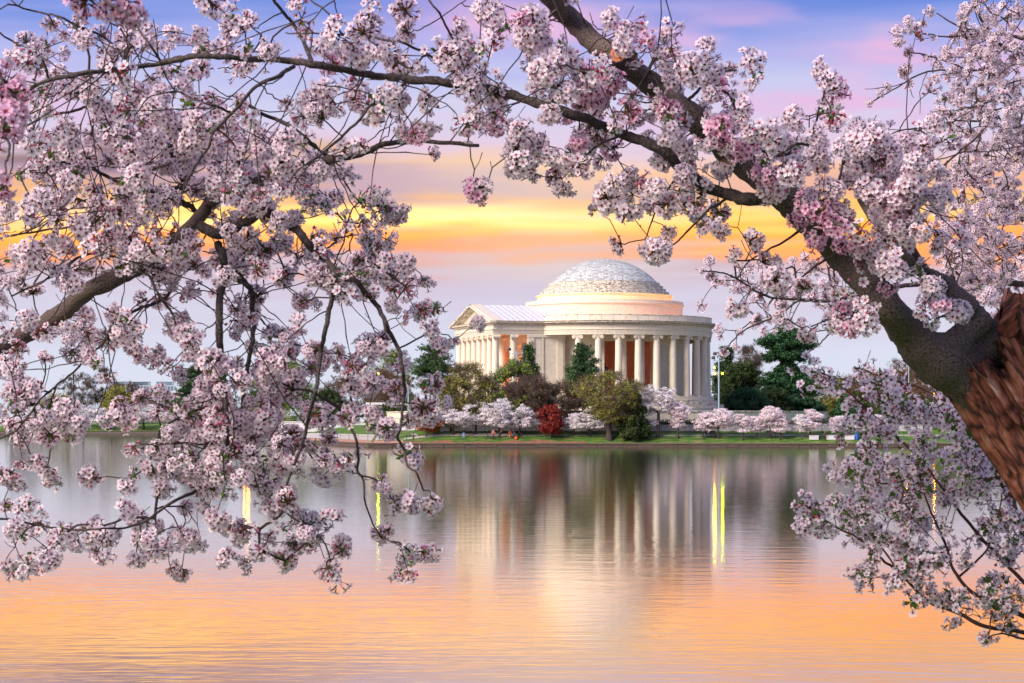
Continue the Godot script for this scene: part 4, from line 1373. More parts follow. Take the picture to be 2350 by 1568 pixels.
func clump_mesh(kind: String) -> Mesh:
	if clumps.has(kind):
		return clumps[kind]
	var mb := MB.new()
	var r := RandomNumberGenerator.new()
	r.seed = hash(kind)
	var spec: Dictionary = {
		"hedge": {"n": 14, "size": 0.16, "spread": Vector3(0.34, 0.3, 0.34), "cols": [lin(0.025, 0.05, 0.018), lin(0.04, 0.075, 0.025), lin(0.05, 0.06, 0.03)]},
		"spring_green": {"n": 15, "size": 0.17, "spread": Vector3(0.62, 0.45, 0.62), "cols": [lin(0.14, 0.24, 0.03), lin(0.2, 0.31, 0.04), lin(0.27, 0.33, 0.06)]},
		"olive": {"n": 13, "size": 0.16, "spread": Vector3(0.62, 0.45, 0.62), "cols": [lin(0.24, 0.26, 0.035), lin(0.34, 0.34, 0.05), lin(0.2, 0.155, 0.04)]},
		"bronze_leaf": {"n": 11, "size": 0.15, "spread": Vector3(0.7, 0.5, 0.7), "cols": [lin(0.18, 0.095, 0.05), lin(0.24, 0.13, 0.06), lin(0.14, 0.09, 0.05)]},
		"red": {"n": 15, "size": 0.15, "spread": Vector3(0.4, 0.32, 0.4), "cols": [lin(0.26, 0.022, 0.012), lin(0.36, 0.04, 0.016), lin(0.15, 0.015, 0.012)]},
		"rust": {"n": 14, "size": 0.15, "spread": Vector3(0.4, 0.32, 0.4), "cols": [lin(0.36, 0.09, 0.03), lin(0.45, 0.13, 0.045), lin(0.25, 0.06, 0.03)]},
		"white": {"n": 22, "size": 0.13, "spread": Vector3(0.48, 0.17, 0.48), "cols": [lin(0.88, 0.85, 0.87), lin(0.92, 0.90, 0.91), lin(0.84, 0.78, 0.81)]},
		"pink": {"n": 20, "size": 0.12, "spread": Vector3(0.40, 0.17, 0.40), "cols": [lin(0.88, 0.78, 0.82), lin(0.86, 0.70, 0.75), lin(0.9, 0.84, 0.86)]},
		"pine": {"n": 22, "size": 0.20, "spread": Vector3(0.62, 0.16, 0.62), "cols": [lin(0.03, 0.085, 0.025), lin(0.05, 0.12, 0.035), lin(0.075, 0.14, 0.04)], "thin": 0.45},
		"cedar": {"n": 22, "size": 0.20, "spread": Vector3(0.6, 0.2, 0.6), "cols": [lin(0.025, 0.09, 0.035), lin(0.04, 0.13, 0.045), lin(0.06, 0.16, 0.05)], "thin": 0.5},
		"juniper": {"n": 20, "size": 0.17, "spread": Vector3(0.42, 0.32, 0.42), "cols": [lin(0.05, 0.11, 0.022), lin(0.07, 0.14, 0.028), lin(0.035, 0.075, 0.02)], "thin": 0.6},
		"holly": {"n": 18, "size": 0.17, "spread": Vector3(0.45, 0.35, 0.45), "cols": [lin(0.03, 0.062, 0.014), lin(0.05, 0.09, 0.018), lin(0.075, 0.11, 0.024)]},
		"twig": {"n": 12, "size": 0.75, "spread": Vector3(0.3, 0.2, 0.3), "cols": [lin(0.07, 0.05, 0.042), lin(0.10, 0.07, 0.055)], "stick": true},
	}[kind]
	for i in spec.n:
		var o := Vector3(r.randf_range(-1, 1), r.randf_range(-1, 1), r.randf_range(-1, 1)) * (spec.spread as Vector3)
		var b := Basis.from_euler(Vector3(r.randf_range(-1.2, 1.2), r.randf() * TAU, r.randf_range(-1.2, 1.2)))
		mb.col = spec.cols[i % spec.cols.size()]
		mb.col = mb.col.srgb_to_linear()
		var s: float = spec.size * r.randf_range(0.7, 1.25)
		if spec.has("stick"):
			var d := Vector3(r.randf_range(-0.6, 0.6), r.randf_range(0.2, 1.0), r.randf_range(-0.6, 0.6)).normalized()
			mb.tube(PackedVector3Array([o, o + d * s * 0.5, o + (d + Vector3(r.randf_range(-0.3, 0.3), 0.1, r.randf_range(-0.3, 0.3))).normalized() * s]), PackedFloat32Array([0.022, 0.016, 0.008]), 3, false)
			continue
		var th: float = spec.get("thin", 0.72)
		var k := Vector3(0, s * 0.16, 0)
		var pts := [o + b * (Vector3(-s * th, 0, 0)), o + b * (Vector3(0, 0, s) - k), o + b * Vector3(s * th, 0, 0), o + b * (Vector3(0, 0, -s) - k)]
		var nn := b * Vector3.UP
		var f := mb.v.size()
		for q in pts:
			mb.p(q, (nn * 0.6 + o.normalized() * 0.5).normalized())
		mb.tri(f, f + 1, f + 2)
		mb.tri(f, f + 2, f + 3)
	clumps[kind] = mb.mesh()
	return clumps[kind]


# grows limbs from a trunk out to a cloud of points; returns [mesh of trunk, mesh of limbs, tips]
func limbs_to(points: Array, trunk: PackedVector3Array, r_base: float, r_tip: float, sides := 5) -> Array:
	var pos := PackedVector3Array()
	var par := PackedInt32Array()
	for i in trunk.size():
		pos.append(trunk[i])
		par.append(i - 1)
	var top := trunk[-1]
	points.sort_custom(func(a, b): return (a as Vector3).distance_squared_to(top) < (b as Vector3).distance_squared_to(top))
	var chains := []
	var first_free := maxi(1, trunk.size() / 2)
	for q in points:
		var best := -1
		var bd := 1e9
		for i in range(first_free, pos.size()):
			var dd := pos[i].distance_to(q) + 0.55 * maxf(0.0, pos[i].y - q.y)
			if dd < bd:
				bd = dd
				best = i
		var a := pos[best]
		var len := a.distance_to(q)
		var mid := a.lerp(q, 0.5) + Vector3(rng.randf_range(-0.12, 0.12), rng.randf_range(-0.02, 0.16), rng.randf_range(-0.12, 0.12)) * len
		var ids := [best]
		for u in [0.34, 0.67, 1.0]:
			pos.append(a.lerp(mid, u).lerp(mid.lerp(q, u), u))
			par.append(ids[-1])
			ids.append(pos.size() - 1)
		chains.append(ids)
	var cnt := PackedInt32Array()
	cnt.resize(pos.size())
	for ids in chains:
		cnt[ids[-1]] += 1
	for i in range(pos.size() - 1, 0, -1):
		if par[i] >= 0:
			cnt[par[i]] += cnt[i]
	var total := float(maxi(cnt[0], 1))
	var rad := func(i: int) -> float: return maxf(r_tip, r_base * pow(cnt[i] / total, 0.55))
	var tm := MB.new()
	var tp := PackedVector3Array()
	var tr := PackedFloat32Array()
	for i in trunk.size():
		tp.append(trunk[i])
		tr.append(maxf(rad.call(i), r_base * 0.35) * (1.5 if i == 0 else 1.0))
	tm.tube(tp, tr, sides + 2)
	var lm := MB.new()
	for ids in chains:
		var cp := PackedVector3Array()
		var cr := PackedFloat32Array()
		for i in ids:
			cp.append(pos[i])
			cr.append(rad.call(i))
		cr[0] = minf(cr[0], cr[1] * 1.25)
		lm.tube(cp, cr, sides, false)
	return [tm.mesh(), lm.mesh(), chains, pos]


# envelope kinds: round, vase, spread, column
func broadleaf(called: String, label: String, group: String, px: float, d: float, top_y: float, wide_px: float, leaf: String, o := {}) -> void:
	var g := ground(px, d)
	var H := W(px, top_y, d).y - g.y
	var R := wide_px / F * d / 2.0
	var clear: float = o.get("clear", 0.28)
	var count: int = o.get("limbs", 70)
	var lobes := FastNoiseLite.new()
	lobes.seed = int(px * 7.0 + d)
	lobes.frequency = 0.9 / maxf(R, 0.8)
	var shape: String = o.get("shape", "round")
	var pts := []
	var tries := 0
	var flat: float = o.get("flat", 1.0)
	while pts.size() < count and tries < count * 30:
		tries += 1
		var u := rng.randf()
		var a := rng.randf() * TAU
		var prof := 1.0
		match shape:
			"round": prof = sqrt(maxf(0.0, 1.0 - pow(absf(u * 1.75 - 0.72) / 1.03, 2.4)))
			"vase": prof = (0.30 + 0.75 * pow(u, 0.7)) * (1.0 - pow(maxf(0.0, u - 0.68) / 0.36, 2.0))
			"spread": prof = (0.62 + 0.5 * sin(u * 2.2 + 0.35)) * (1.0 - pow(maxf(0.0, u - 0.45) / 0.62, 2.2))
			"column": prof = 1.0 - pow(u, 1.5) * 0.8
		var rr := sqrt(rng.randf_range(0.12, 1.0)) * prof * R
		var q := Vector3(cos(a) * rr, H * (clear + (1.0 - clear) * u), sin(a) * rr)
		if lobes.get_noise_3d(q.x, q.y * 1.3, q.z) < o.get("gaps", -0.12):
			continue
		pts.append(q)
	var lean := Vector3(rng.randf_range(-0.06, 0.06), 0, rng.randf_range(-0.04, 0.04)) * H
	var trunk := PackedVector3Array([Vector3(0, -0.3, 0), lean * 0.3 + Vector3(0, H * clear * 0.5, 0), lean * 0.6 + Vector3(0, H * clear, 0), lean + Vector3(0, H * (clear + (1 - clear) * 0.3), 0)])
	var made := limbs_to(pts, trunk, o.get("trunk", 0.05 * H), 0.035 * o.get("twig", 1.0))
	var t := thing(called, label, "tree", g, 0.0, group)
	var bk: Material = M[o.get("bark", "tree_bark")]
	part("trunk", made[0], bk, t)
	part("limbs", made[1], bk, t, Vector3.ZERO, "stuff")
	var places := []
	var per: int = o.get("per", 9)
	var jit: float = o.get("jitter", 0.8)
	var size: float = o.get("size", 1.0)
	for ids in made[2]:
		for k in per:
			var u := rng.randf_range(0.25, 1.12)
			var p0: Vector3 = made[3][ids[0]]
			var p1: Vector3 = made[3][ids[-1]]
			var at := p0.lerp(p1, u) if p0.distance_to(p1) < R * 0.9 else p1.lerp(p0, rng.randf() * 0.4)
			at += Vector3(rng.randfn(), rng.randfn() * 0.55 * flat, rng.randfn()) * jit
			if at.y < H * clear * o.get("floor", 0.55):
				continue
			var b := Basis.from_euler(Vector3(rng.randf_range(-0.5, 0.5), rng.randf() * TAU, rng.randf_range(-0.5, 0.5)) if flat < 0.9 else Vector3(rng.randf() * TAU, rng.randf() * TAU, 0)).scaled(Vector3.ONE * size * rng.randf_range(0.65, 1.2))
			places.append(Transform3D(b, at))
	many("crown", clump_mesh(leaf), M.leaf, places, t)
	if o.has("twigs"):
		var tw := []
		for ids in made[2]:
			for k in int(o.twigs):
				tw.append(Transform3D(Basis.from_euler(Vector3(rng.randf_range(-0.7, 0.7), rng.randf() * TAU, rng.randf_range(-0.7, 0.7))).scaled(Vector3.ONE * rng.randf_range(0.8, 1.7)), (made[3][ids[-1]] as Vector3) + Vector3(rng.randfn(), rng.randfn() * 0.7, rng.randfn()) * 0.55))
		many("twigs", clump_mesh("twig"), M.leaf, tw, t)


# conifers: whorls of drooping or level boughs that carry flat pads of needles
func conifer(called: String, label: String, px: float, d: float, top_y: float, wide_px: float, leaf: String, o := {}) -> void:
	var g := ground(px, d)
	var H := W(px, top_y, d).y - g.y
	var R := wide_px / F * d / 2.0
	var t := thing(called, label, "tree", g, 0.0, o.get("group", ""))
	var tm := MB.new()
	tm.tube(PackedVector3Array([Vector3(0, -0.3, 0), Vector3(0.1, H * 0.3, 0), Vector3(-0.1, H * 0.65, 0.1), Vector3(0.0, H * 0.98, 0)]), PackedFloat32Array([0.028 * H, 0.02 * H, 0.013 * H, 0.03]), 8)
	part("trunk", tm.mesh(), M.grey_bark if o.has("grey") else M.tree_bark, t)
	var bm := MB.new()
	var places := []
	var whorls: int = o.get("whorls", 12)
	var clear: float = o.get("clear", 0.1)
	var form: String = o.get("form", "cone")
	for w in whorls:
		var u := (w + 0.5) / whorls
		var y0 := H * lerpf(clear, 0.97, u)
		var reach := R * (1.0 - pow(u, 1.3) * 0.93)
		if form == "pine":      # dense skirt, a bare gap, then a flat spreading top
			reach = R * ([1.0, 0.95, 1.0, 0.92, 0.85, 0.78, 0.62, 0.4, 0.12, 0.66, 0.85, 0.6, 0.35][mini(12, int(u * 13.0))])
		elif form == "ragged":
			reach = R * rng.randf_range(0.45, 1.0) * (1.0 - pow(u, 2.5) * 0.7)
		if reach < 0.05:
			continue
		var boughs: int = o.get("boughs", 7)
		for k in boughs:
			var a := TAU * (k + rng.randf() * 0.8) / boughs + w * 1.1
			var y: float = y0 + rng.randf_range(-0.55, 0.55) * H / whorls * 1.1
			var len := reach * rng.randf_range(0.62, 1.12)
			var rise: float = o.get("rise", -0.1) + (0.25 if u > 0.75 else 0.0)
			var tip := Vector3(cos(a) * len, y + len * rise, sin(a) * len)
			var root := Vector3(0, y, 0)
			var mid := root.lerp(tip, 0.55) + Vector3(0, len * 0.09, 0)
			bm.tube(PackedVector3Array([root, mid, tip]), PackedFloat32Array([0.05 + len * 0.018, 0.03 + len * 0.01, 0.02]), 4, false)
			var pads := int(2 + len * o.get("pads", 4.0))
			for i in pads:
				var v := sqrt(rng.randf_range(0.06, 1.0))
				var at := root.lerp(mid, v * 2.0) if v < 0.5 else mid.lerp(tip, v * 2.0 - 1.0)
				at += Vector3(rng.randfn() * 0.11 * len * v + rng.randfn() * 0.15, rng.randfn() * 0.34 + rng.randf() * 0.2, rng.randfn() * 0.11 * len * v + rng.randfn() * 0.15)
				places.append(Transform3D(Basis.from_euler(Vector3(rng.randf_range(-0.35, 0.35), rng.randf() * TAU, rng.randf_range(-0.35, 0.35))).scaled(Vector3.ONE * rng.randf_range(0.7, 1.25) * o.get("size", 1.0)), at))
	part("boughs", bm.mesh(), M.tree_bark, t, Vector3.ZERO, "stuff")
	many("crown", clump_mesh(leaf), M.leaf, places, t)


func shore_cherry(label: String, px: float, d: float, top_y: float, wide_px: float, pink := false, o := {}) -> void:
	var spec := {"shape": "spread", "clear": 0.33, "limbs": 62, "per": 13, "jitter": 0.38, "flat": 0.4, "trunk": 0.2, "gaps": -0.02, "size": 0.85, "floor": 0.95}
	spec.merge(o, true)
	broadleaf("cherry_tree", label, "cherry trees along the far shore", px, d, top_y - 3.0, wide_px * (0.82 if pink else 1.08), "pink" if pink else "white", spec)


func make_far_trees() -> void:
	# the row at the water's edge in front of the memorial
	shore_cherry("white cherry tree behind the man in black", 1040, 443.5, 944, 78, false, {"limbs": 75})
	shore_cherry("white cherry tree between the man in black and the two cyclists", 1092, 444.0, 930, 95, false, {"limbs": 85})
	shore_cherry("tallest spreading white cherry tree, over the two cyclists", 1148, 443.6, 915, 105, false, {"limbs": 120, "clear": 0.2})
	shore_cherry("white cherry tree over the woman in orange", 1192, 442.8, 938, 66, false, {"limbs": 70})
	shore_cherry("small white cherry tree tucked behind the red maple", 1243, 444.5, 944, 50, false, {"limbs": 40})
	shore_cherry("white cherry tree directly right of the red maple", 1316, 443.2, 954, 62, false, {"limbs": 55})
	shore_cherry("white cherry tree between the red maple and the big olive elm", 1352, 442.6, 944, 80, false, {"limbs": 70})
	shore_cherry("tall airy white cherry tree beside the dark conical evergreen", 1510, 442.0, 884, 100, false, {"limbs": 120, "clear": 0.22, "shape": "vase", "per": 10, "trunk": 0.3, "gaps": 0.0})
	shore_cherry("pink cherry tree leaning beside the tall airy white cherry", 1556, 441.6, 930, 66, true, {"limbs": 60, "shape": "vase"})
	shore_cherry("small pink cherry tree before the information board", 1614, 441.2, 952, 40, true, {"limbs": 36, "trunk": 0.1})
	shore_cherry("broad pink cherry tree in front of the floodlight mast", 1650, 441.4, 943, 80, true, {"limbs": 80, "trunk": 0.16})
	shore_cherry("small pink cherry tree with a forked crown by the second board", 1705, 440.6, 948, 46, true, {"limbs": 36, "shape": "vase", "trunk": 0.12})
	shore_cherry("slim young pink cherry tree beside the second information board", 1738, 441.6, 962, 36, true, {"limbs": 30, "trunk": 0.09})
	shore_cherry("pink cherry tree with two layered tiers", 1770, 441.4, 936, 62, true, {"limbs": 52, "trunk": 0.15})
	shore_cherry("low pink cherry tree overlapping the two tiered one", 1790, 440.8, 954, 40, true, {"limbs": 32, "trunk": 0.12})
	shore_cherry("young white cherry tree with a thin staked trunk", 1840, 441.4, 956, 36, false, {"limbs": 32, "trunk": 0.09})
	shore_cherry("pink cherry tree behind the first white stone bench", 1860, 441.6, 944, 54, true, {"limbs": 50, "trunk": 0.13})
	shore_cherry("small round pink cherry tree beside the blue bin", 1924, 441.6, 958, 40, true, {"limbs": 40, "trunk": 0.09, "shape": "round"})
	shore_cherry("small pink cherry tree past the black bin under the white shoots", 2010, 442.5, 956, 44, true, {"limbs": 36, "trunk": 0.1})
	broadleaf("maple_tree", "bright red small maple between white cherry trees", "", 1262, 441.6, 935, 54, "red", {"clear": 0.2, "limbs": 70, "per": 9, "jitter": 0.42, "gaps": 0.0, "shape": "round", "trunk": 0.2, "bark": "grey_bark"})
	broadleaf("maple_tree", "small rust orange maple on a pale twisted trunk beside the landing", "", 978, 443.0, 940, 68, "rust", {"clear": 0.25, "limbs": 55, "per": 9, "jitter": 0.45, "shape": "spread", "trunk": 0.2, "bark": "grey_bark"})
	# larger trees between the cherry row and the memorial
	broadleaf("elm_tree", "big olive green elm with a thick forked trunk before the rotunda columns", "", 1399, 441.0, 860, 196, "olive", {"clear": 0.3, "limbs": 240, "per": 6, "jitter": 0.6, "shape": "vase", "trunk": 0.55, "twigs": 2, "gaps": -0.16, "size": 0.85})
	conifer("evergreen_tree", "dark green conical evergreen standing beside the big olive elm", 1452, 441.4, 884, 80, "holly", {"whorls": 16, "boughs": 9, "clear": 0.06, "pads": 9.0, "rise": -0.12})
	broadleaf("leafing_tree", "olive brown leafing tree before the portico's front columns", "", 1072, 447.5, 836, 124, "olive", {"clear": 0.15, "limbs": 150, "per": 5, "jitter": 0.65, "gaps": -0.02, "shape": "round", "trunk": 0.34, "twigs": 3})
	broadleaf("leafing_tree", "bright yellow green leafing tree in front of the portico's side", "", 1186, 449.5, 834, 130, "spring_green", {"clear": 0.2, "limbs": 150, "per": 6, "jitter": 0.65, "gaps": -0.02, "shape": "spread", "trunk": 0.36, "twigs": 2})
	broadleaf("bare_tree", "bare brown spreading tree behind the red maple", "", 1216, 446.5, 872, 130, "bronze_leaf", {"clear": 0.2, "limbs": 120, "per": 4, "jitter": 0.7, "shape": "vase", "trunk": 0.36, "twigs": 6, "gaps": -0.2})
	broadleaf("leafing_tree", "thin olive tree left of the olive brown tree, against the portico steps", "", 1034, 446.0, 868, 60, "olive", {"clear": 0.1, "limbs": 60, "per": 9, "jitter": 0.6, "shape": "column", "trunk": 0.2, "twigs": 2})
	conifer("juniper_tree", "pointed light green juniper in front of the portico flank wall", 1214, 452.0, 795, 62, "juniper", {"whorls": 14, "boughs": 6, "clear": 0.2, "pads": 6.0, "rise": 0.55, "form": "ragged"})
	conifer("pine_tree", "dark ragged pine in front of the rotunda's left columns", 1338, 451.0, 796, 108, "pine", {"whorls": 13, "boughs": 6, "clear": 0.25, "pads": 6.0, "rise": 0.28, "form": "ragged"})
	broadleaf("bare_tree", "low bronze leafing tree between the dark ragged pine and the red maple", "", 1285, 449.0, 884, 90, "bronze_leaf", {"clear": 0.15, "limbs": 70, "per": 6, "jitter": 0.7, "shape": "round", "trunk": 0.24, "twigs": 5})
	# left of the memorial
	conifer("pine_tree", "dark layered pine against the sky left of the portico", 996, 520.0, 788, 120, "pine", {"whorls": 11, "boughs": 6, "clear": 0.42, "pads": 5.0, "rise": 0.05, "form": "ragged", "size": 1.15})
	broadleaf("leafing_tree", "airy pale green tree behind the layered pine", "", 890, 580.0, 808, 130, "spring_green", {"clear": 0.25, "limbs": 110, "per": 6, "jitter": 1.0, "shape": "round", "trunk": 0.4, "twigs": 3})
	broadleaf("bronze_tree", "rust brown leafing tree with the small yellow lamp in front", "", 880, 570.0, 856, 130, "bronze_leaf", {"clear": 0.2, "limbs": 110, "per": 12, "jitter": 1.0, "shape": "round", "trunk": 0.35, "twigs": 3})
	broadleaf("bronze_tree", "brown leafing tree behind the hanging blossom, left of the small yellow lamp", "", 790, 600.0, 868, 130, "bronze_leaf", {"clear": 0.2, "limbs": 100, "per": 11, "jitter": 1.0, "shape": "round", "trunk": 0.35, "twigs": 3})
	broadleaf("leafing_tree", "large fresh green tree behind the hanging branches at the landing", "", 655, 640.0, 826, 150, "spring_green", {"clear": 0.12, "limbs": 130, "per": 12, "jitter": 1.2, "shape": "round", "trunk": 0.5})
	broadleaf("evergreen_tree", "dark evergreen behind the landing wall, under the fresh green tree", "", 590, 650.0, 880, 110, "holly", {"clear": 0.1, "limbs": 90, "per": 15, "jitter": 1.1, "shape": "round", "trunk": 0.4})
	broadleaf("evergreen_tree", "dark evergreen right behind the landing stairs", "", 735, 590.0, 896, 100, "holly", {"clear": 0.1, "limbs": 90, "per": 15, "jitter": 1.0, "shape": "round", "trunk": 0.4})
	broadleaf("evergreen_shrub", "dense green shrub at the top of the landing stairs", "", 905, 492.0, 930, 80, "holly", {"clear": 0.05, "limbs": 60, "per": 16, "jitter": 0.7, "shape": "round", "trunk": 0.2})
	broadleaf("evergreen_shrub", "dark shrub behind the small rust orange maple", "", 985, 452.0, 946, 90, "holly", {"clear": 0.05, "limbs": 70, "per": 16, "jitter": 0.6, "shape": "round", "trunk": 0.2})
	broadleaf("evergreen_shrub", "yellow green shrub below the layered pine", "", 948, 500.0, 920, 70, "juniper", {"clear": 0.05, "limbs": 60, "per": 14, "jitter": 0.7, "shape": "round", "trunk": 0.2})
	# the far bank at the left
	for q in [[30, 960, 60, "white cherry tree at the far bank's end beneath the big left limb"], [95, 936, 90, "white cherry tree on the far bank below the left limb's hanging twigs"], [190, 934, 110, "low white cherry tree on the far bank left of the glassy block"], [255, 938, 110, "white cherry tree on the far bank below the glassy block's left end"], [330, 930, 120, "tall white cherry tree on the far bank below the glassy block"], [405, 934, 100, "pinkish white cherry tree on the far bank below the white parapet"], [470, 938, 100, "white cherry tree on the far bank beside the vertical near branch"], [540, 944, 100, "white cherry tree on the far bank behind the vertical near branch"]]:
		shore_cherry(q[3], q[0], 884.0 + 6.0 * (int(q[0]) % 3), q[1], q[2], q[0] == 405, {"limbs": 70, "per": 9, "jitter": 0.9, "size": 1.6, "trunk": 0.4, "clear": 0.3})
	for q in [[60, 872, 110, 930, "bare dark tree on the far bank behind the lowest left limb"], [175, 858, 120, 940, "bare tree with fine twigs on the far bank"], [232, 846, 90, 950, "tallest bare tree on the far bank left of the glassy block"], [290, 880, 100, 935, "bare tree on the far bank in front of the glassy block"]]:
		broadleaf("bare_tree", q[4], "bare trees of the far bank", q[0], q[3], q[1], q[2], "bronze_leaf", {"clear": 0.12, "limbs": 110, "per": 2, "jitter": 1.2, "shape": "vase", "trunk": 0.5, "twigs": 6, "twig": 2.0, "size": 1.4})
	broadleaf("leafing_tree", "rounded olive tree on the far bank below the glassy block", "", 268, 915.0, 894, 90, "olive", {"clear": 0.1, "limbs": 80, "per": 12, "jitter": 1.3, "shape": "round", "trunk": 0.4, "size": 1.7})
	broadleaf("leafing_tree", "low olive tree on the far bank at the left edge", "", 130, 920.0, 910, 90, "olive", {"clear": 0.1, "limbs": 80, "per": 12, "jitter": 1.3, "shape": "round", "trunk": 0.4, "size": 1.7})
	conifer("pine_tree", "dark pine on the far bank beside the white parapet", 450, 930.0, 842, 110, "pine", {"whorls": 12, "boughs": 7, "clear": 0.2, "pads": 5.0, "rise": 0.05, "form": "ragged", "size": 1.7, "group": ""})
	conifer("pine_tree", "dark pine on the far bank behind the vertical near branch", 500, 900.0, 860, 100, "pine", {"whorls": 12, "boughs": 7, "clear": 0.15, "pads": 5.0, "rise": 0.05, "form": "ragged", "size": 1.7})
	broadleaf("evergreen_tree", "round dark evergreen at the far bank's left end", "", 52, 940.0, 900, 60, "holly", {"clear": 0.1, "limbs": 60, "per": 16, "jitter": 1.2, "shape": "round", "trunk": 0.4, "size": 1.6})
	# right of the memorial
	conifer("pine_tree", "slim dark pine close behind the memorial's last columns", 1668, 545.0, 792, 86, "pine", {"whorls": 13, "boughs": 7, "clear": 0.16, "pads": 6.0, "rise": 0.12, "form": "ragged", "size": 1.3})
	broadleaf("evergreen_tree", "dense dark evergreen mass right of the floodlight mast", "", 1706, 540.0, 838, 110, "holly", {"clear": 0.08, "limbs": 120, "per": 17, "jitter": 1.0, "shape": "round", "trunk": 0.4})
	broadleaf("bare_tree", "pale bare tree against the sky between the pine and the cedar", "", 1718, 575.0, 798, 80, "bronze_leaf", {"clear": 0.3, "limbs": 120, "per": 2, "jitter": 0.6, "shape": "vase", "trunk": 0.34, "twigs": 4, "bark": "grey_bark"})
	conifer("cedar_tree", "tall flat topped dark cedar standing alone against the sky", 1806, 530.0, 756, 148, "cedar", {"whorls": 26, "boughs": 8, "clear": 0.03, "pads": 7.5, "rise": -0.05, "form": "pine", "size": 1.25, "grey": true})
	broadleaf("evergreen_shrub", "broad rounded cypress shrub above the terrace wall", "", 1706, 512.0, 898, 116, "cedar", {"clear": 0.04, "limbs": 90, "per": 20, "jitter": 0.7, "shape": "round", "trunk": 0.2})
	broadleaf("evergreen_shrub", "dark rounded shrub at the foot of the tall cedar", "", 1772, 520.0, 896, 80, "holly", {"clear": 0.04, "limbs": 70, "per": 18, "jitter": 0.7, "shape": "round", "trunk": 0.2})
	for q in [[1895, 870, 90, 560, "olive", "olive brown tree right of the tall cedar"], [1945, 872, 100, 590, "bronze_leaf", "brown leafing tree behind the first white shoots"], [2000, 866, 110, 600, "olive", "dull olive tree beside the low dark yew"], [2060, 832, 120, 580, "bronze_leaf", "tall brown leafing tree beside the far floodlight mast"], [2130, 850, 130, 560, "bronze_leaf", "brown leafing tree behind the leaning trunk's lower edge"], [2210, 868, 130, 560, "olive", "olive tree hidden behind the leaning trunk"], [2300, 872, 140, 560, "bronze_leaf", "brown leafing tree at the far right of the shore"]]:
		broadleaf("leafing_tree", q[5], "brown and olive trees beyond the memorial's right", q[0], q[3], q[1], q[2], q[4], {"clear": 0.12, "limbs": 110, "per": 12, "jitter": 1.0, "shape": "round", "trunk": 0.36, "twigs": 3, "size": 1.2})
	conifer("yew_tree", "low dark yew right of the terrace wall's end", 1945, 500.0, 912, 70, "cedar", {"whorls": 10, "boughs": 8, "clear": 0.02, "pads": 7.0, "rise": 0.1, "size": 1.1})
	broadleaf("evergreen_shrub", "dark undergrowth shrub beyond the end of the marble terrace wall", "", 1985, 505.0, 930, 110, "holly", {"clear": 0.04, "limbs": 80, "per": 14, "jitter": 0.7, "shape": "round", "trunk": 0.2})
	for q in [[2060, "dark shrub behind the right hand white shoots"], [2150, "dark shrub on the shore below the leaning trunk"], [2250, "dark shrub farthest along the right shore"]]:
		broadleaf("evergreen_shrub", q[1], "", q[0], 500.0, 926, 110, "holly", {"clear": 0.04, "limbs": 70, "per": 14, "jitter": 0.8, "shape": "round", "trunk": 0.2})


# ---------------------------------------------------------------- the near cherry trees
class Near:
	var o: Node3D
	var pos := PackedVector3Array()     # points one may grow a twig from
	var spots := []                     # wanted clusters: [place, style]
	var taken := {}


var holes := []
var clusters := {}


func petal(mb: MB, at: Vector3, b: Basis, r: float, tipc: Color, basec: Color, cup: float) -> void:
	for k in 5:
		var a := TAU * k / 5.0
		var d := Vector3(cos(a), 0, sin(a))
		var s := Vector3(-sin(a), 0, cos(a))
		var loc := [d * r * 0.12, d * r * 0.62 - s * r * 0.40 + Vector3.UP * cup * r * 0.35, d * r * 1.0 - s * r * 0.22 + Vector3.UP * cup * r * 0.62, d * r * 0.9 + Vector3.UP * cup * r * 0.55, d * r * 1.0 + s * r * 0.22 + Vector3.UP * cup * r * 0.62, d * r * 0.62 + s * r * 0.40 + Vector3.UP * cup * r * 0.35]
		var f := mb.v.size()
		for i in 6:
			mb.col = basec if i == 0 else tipc
			mb.p(at + b * loc[i], b * (Vector3.UP - d * cup * 0.5 + s * (0.35 if i in [1, 2] else -0.35 if i in [4, 5] else 0.0)))
		mb.tri(f, f + 1, f + 2)
		mb.tri(f, f + 2, f + 3)
		mb.tri(f, f + 3, f + 4)
		mb.tri(f, f + 4, f + 5)
	# the red eye and the stamens
	mb.col = Color(0.30, 0.035, 0.03)
	var c := mb.p(at + b * Vector3(0, -r * 0.02, 0), b * Vector3.UP)
	var ring := []
	for k in 10:
		var a := TAU * k / 10.0
		var rr := r * (0.27 if k % 2 else 0.14)
		mb.col = Color(0.30, 0.07, 0.05) if k % 2 else Color(0.18, 0.015, 0.015)
		ring.append(mb.p(at + b * Vector3(cos(a) * rr, r * 0.10 + cup * r * 0.18, sin(a) * rr), b * Vector3.UP))
	for k in 10:
		mb.tri(c, ring[k], ring[(k + 1) % 10])


func stalk(mb: MB, a: Vector3, b: Vector3, r: float, col: Color) -> void:
	mb.col = col
	mb.tube(PackedVector3Array([a, a.lerp(b, 0.5) + Vector3(0, -0.002, 0), b]), PackedFloat32Array([r, r, r * 1.2]), 3, false)


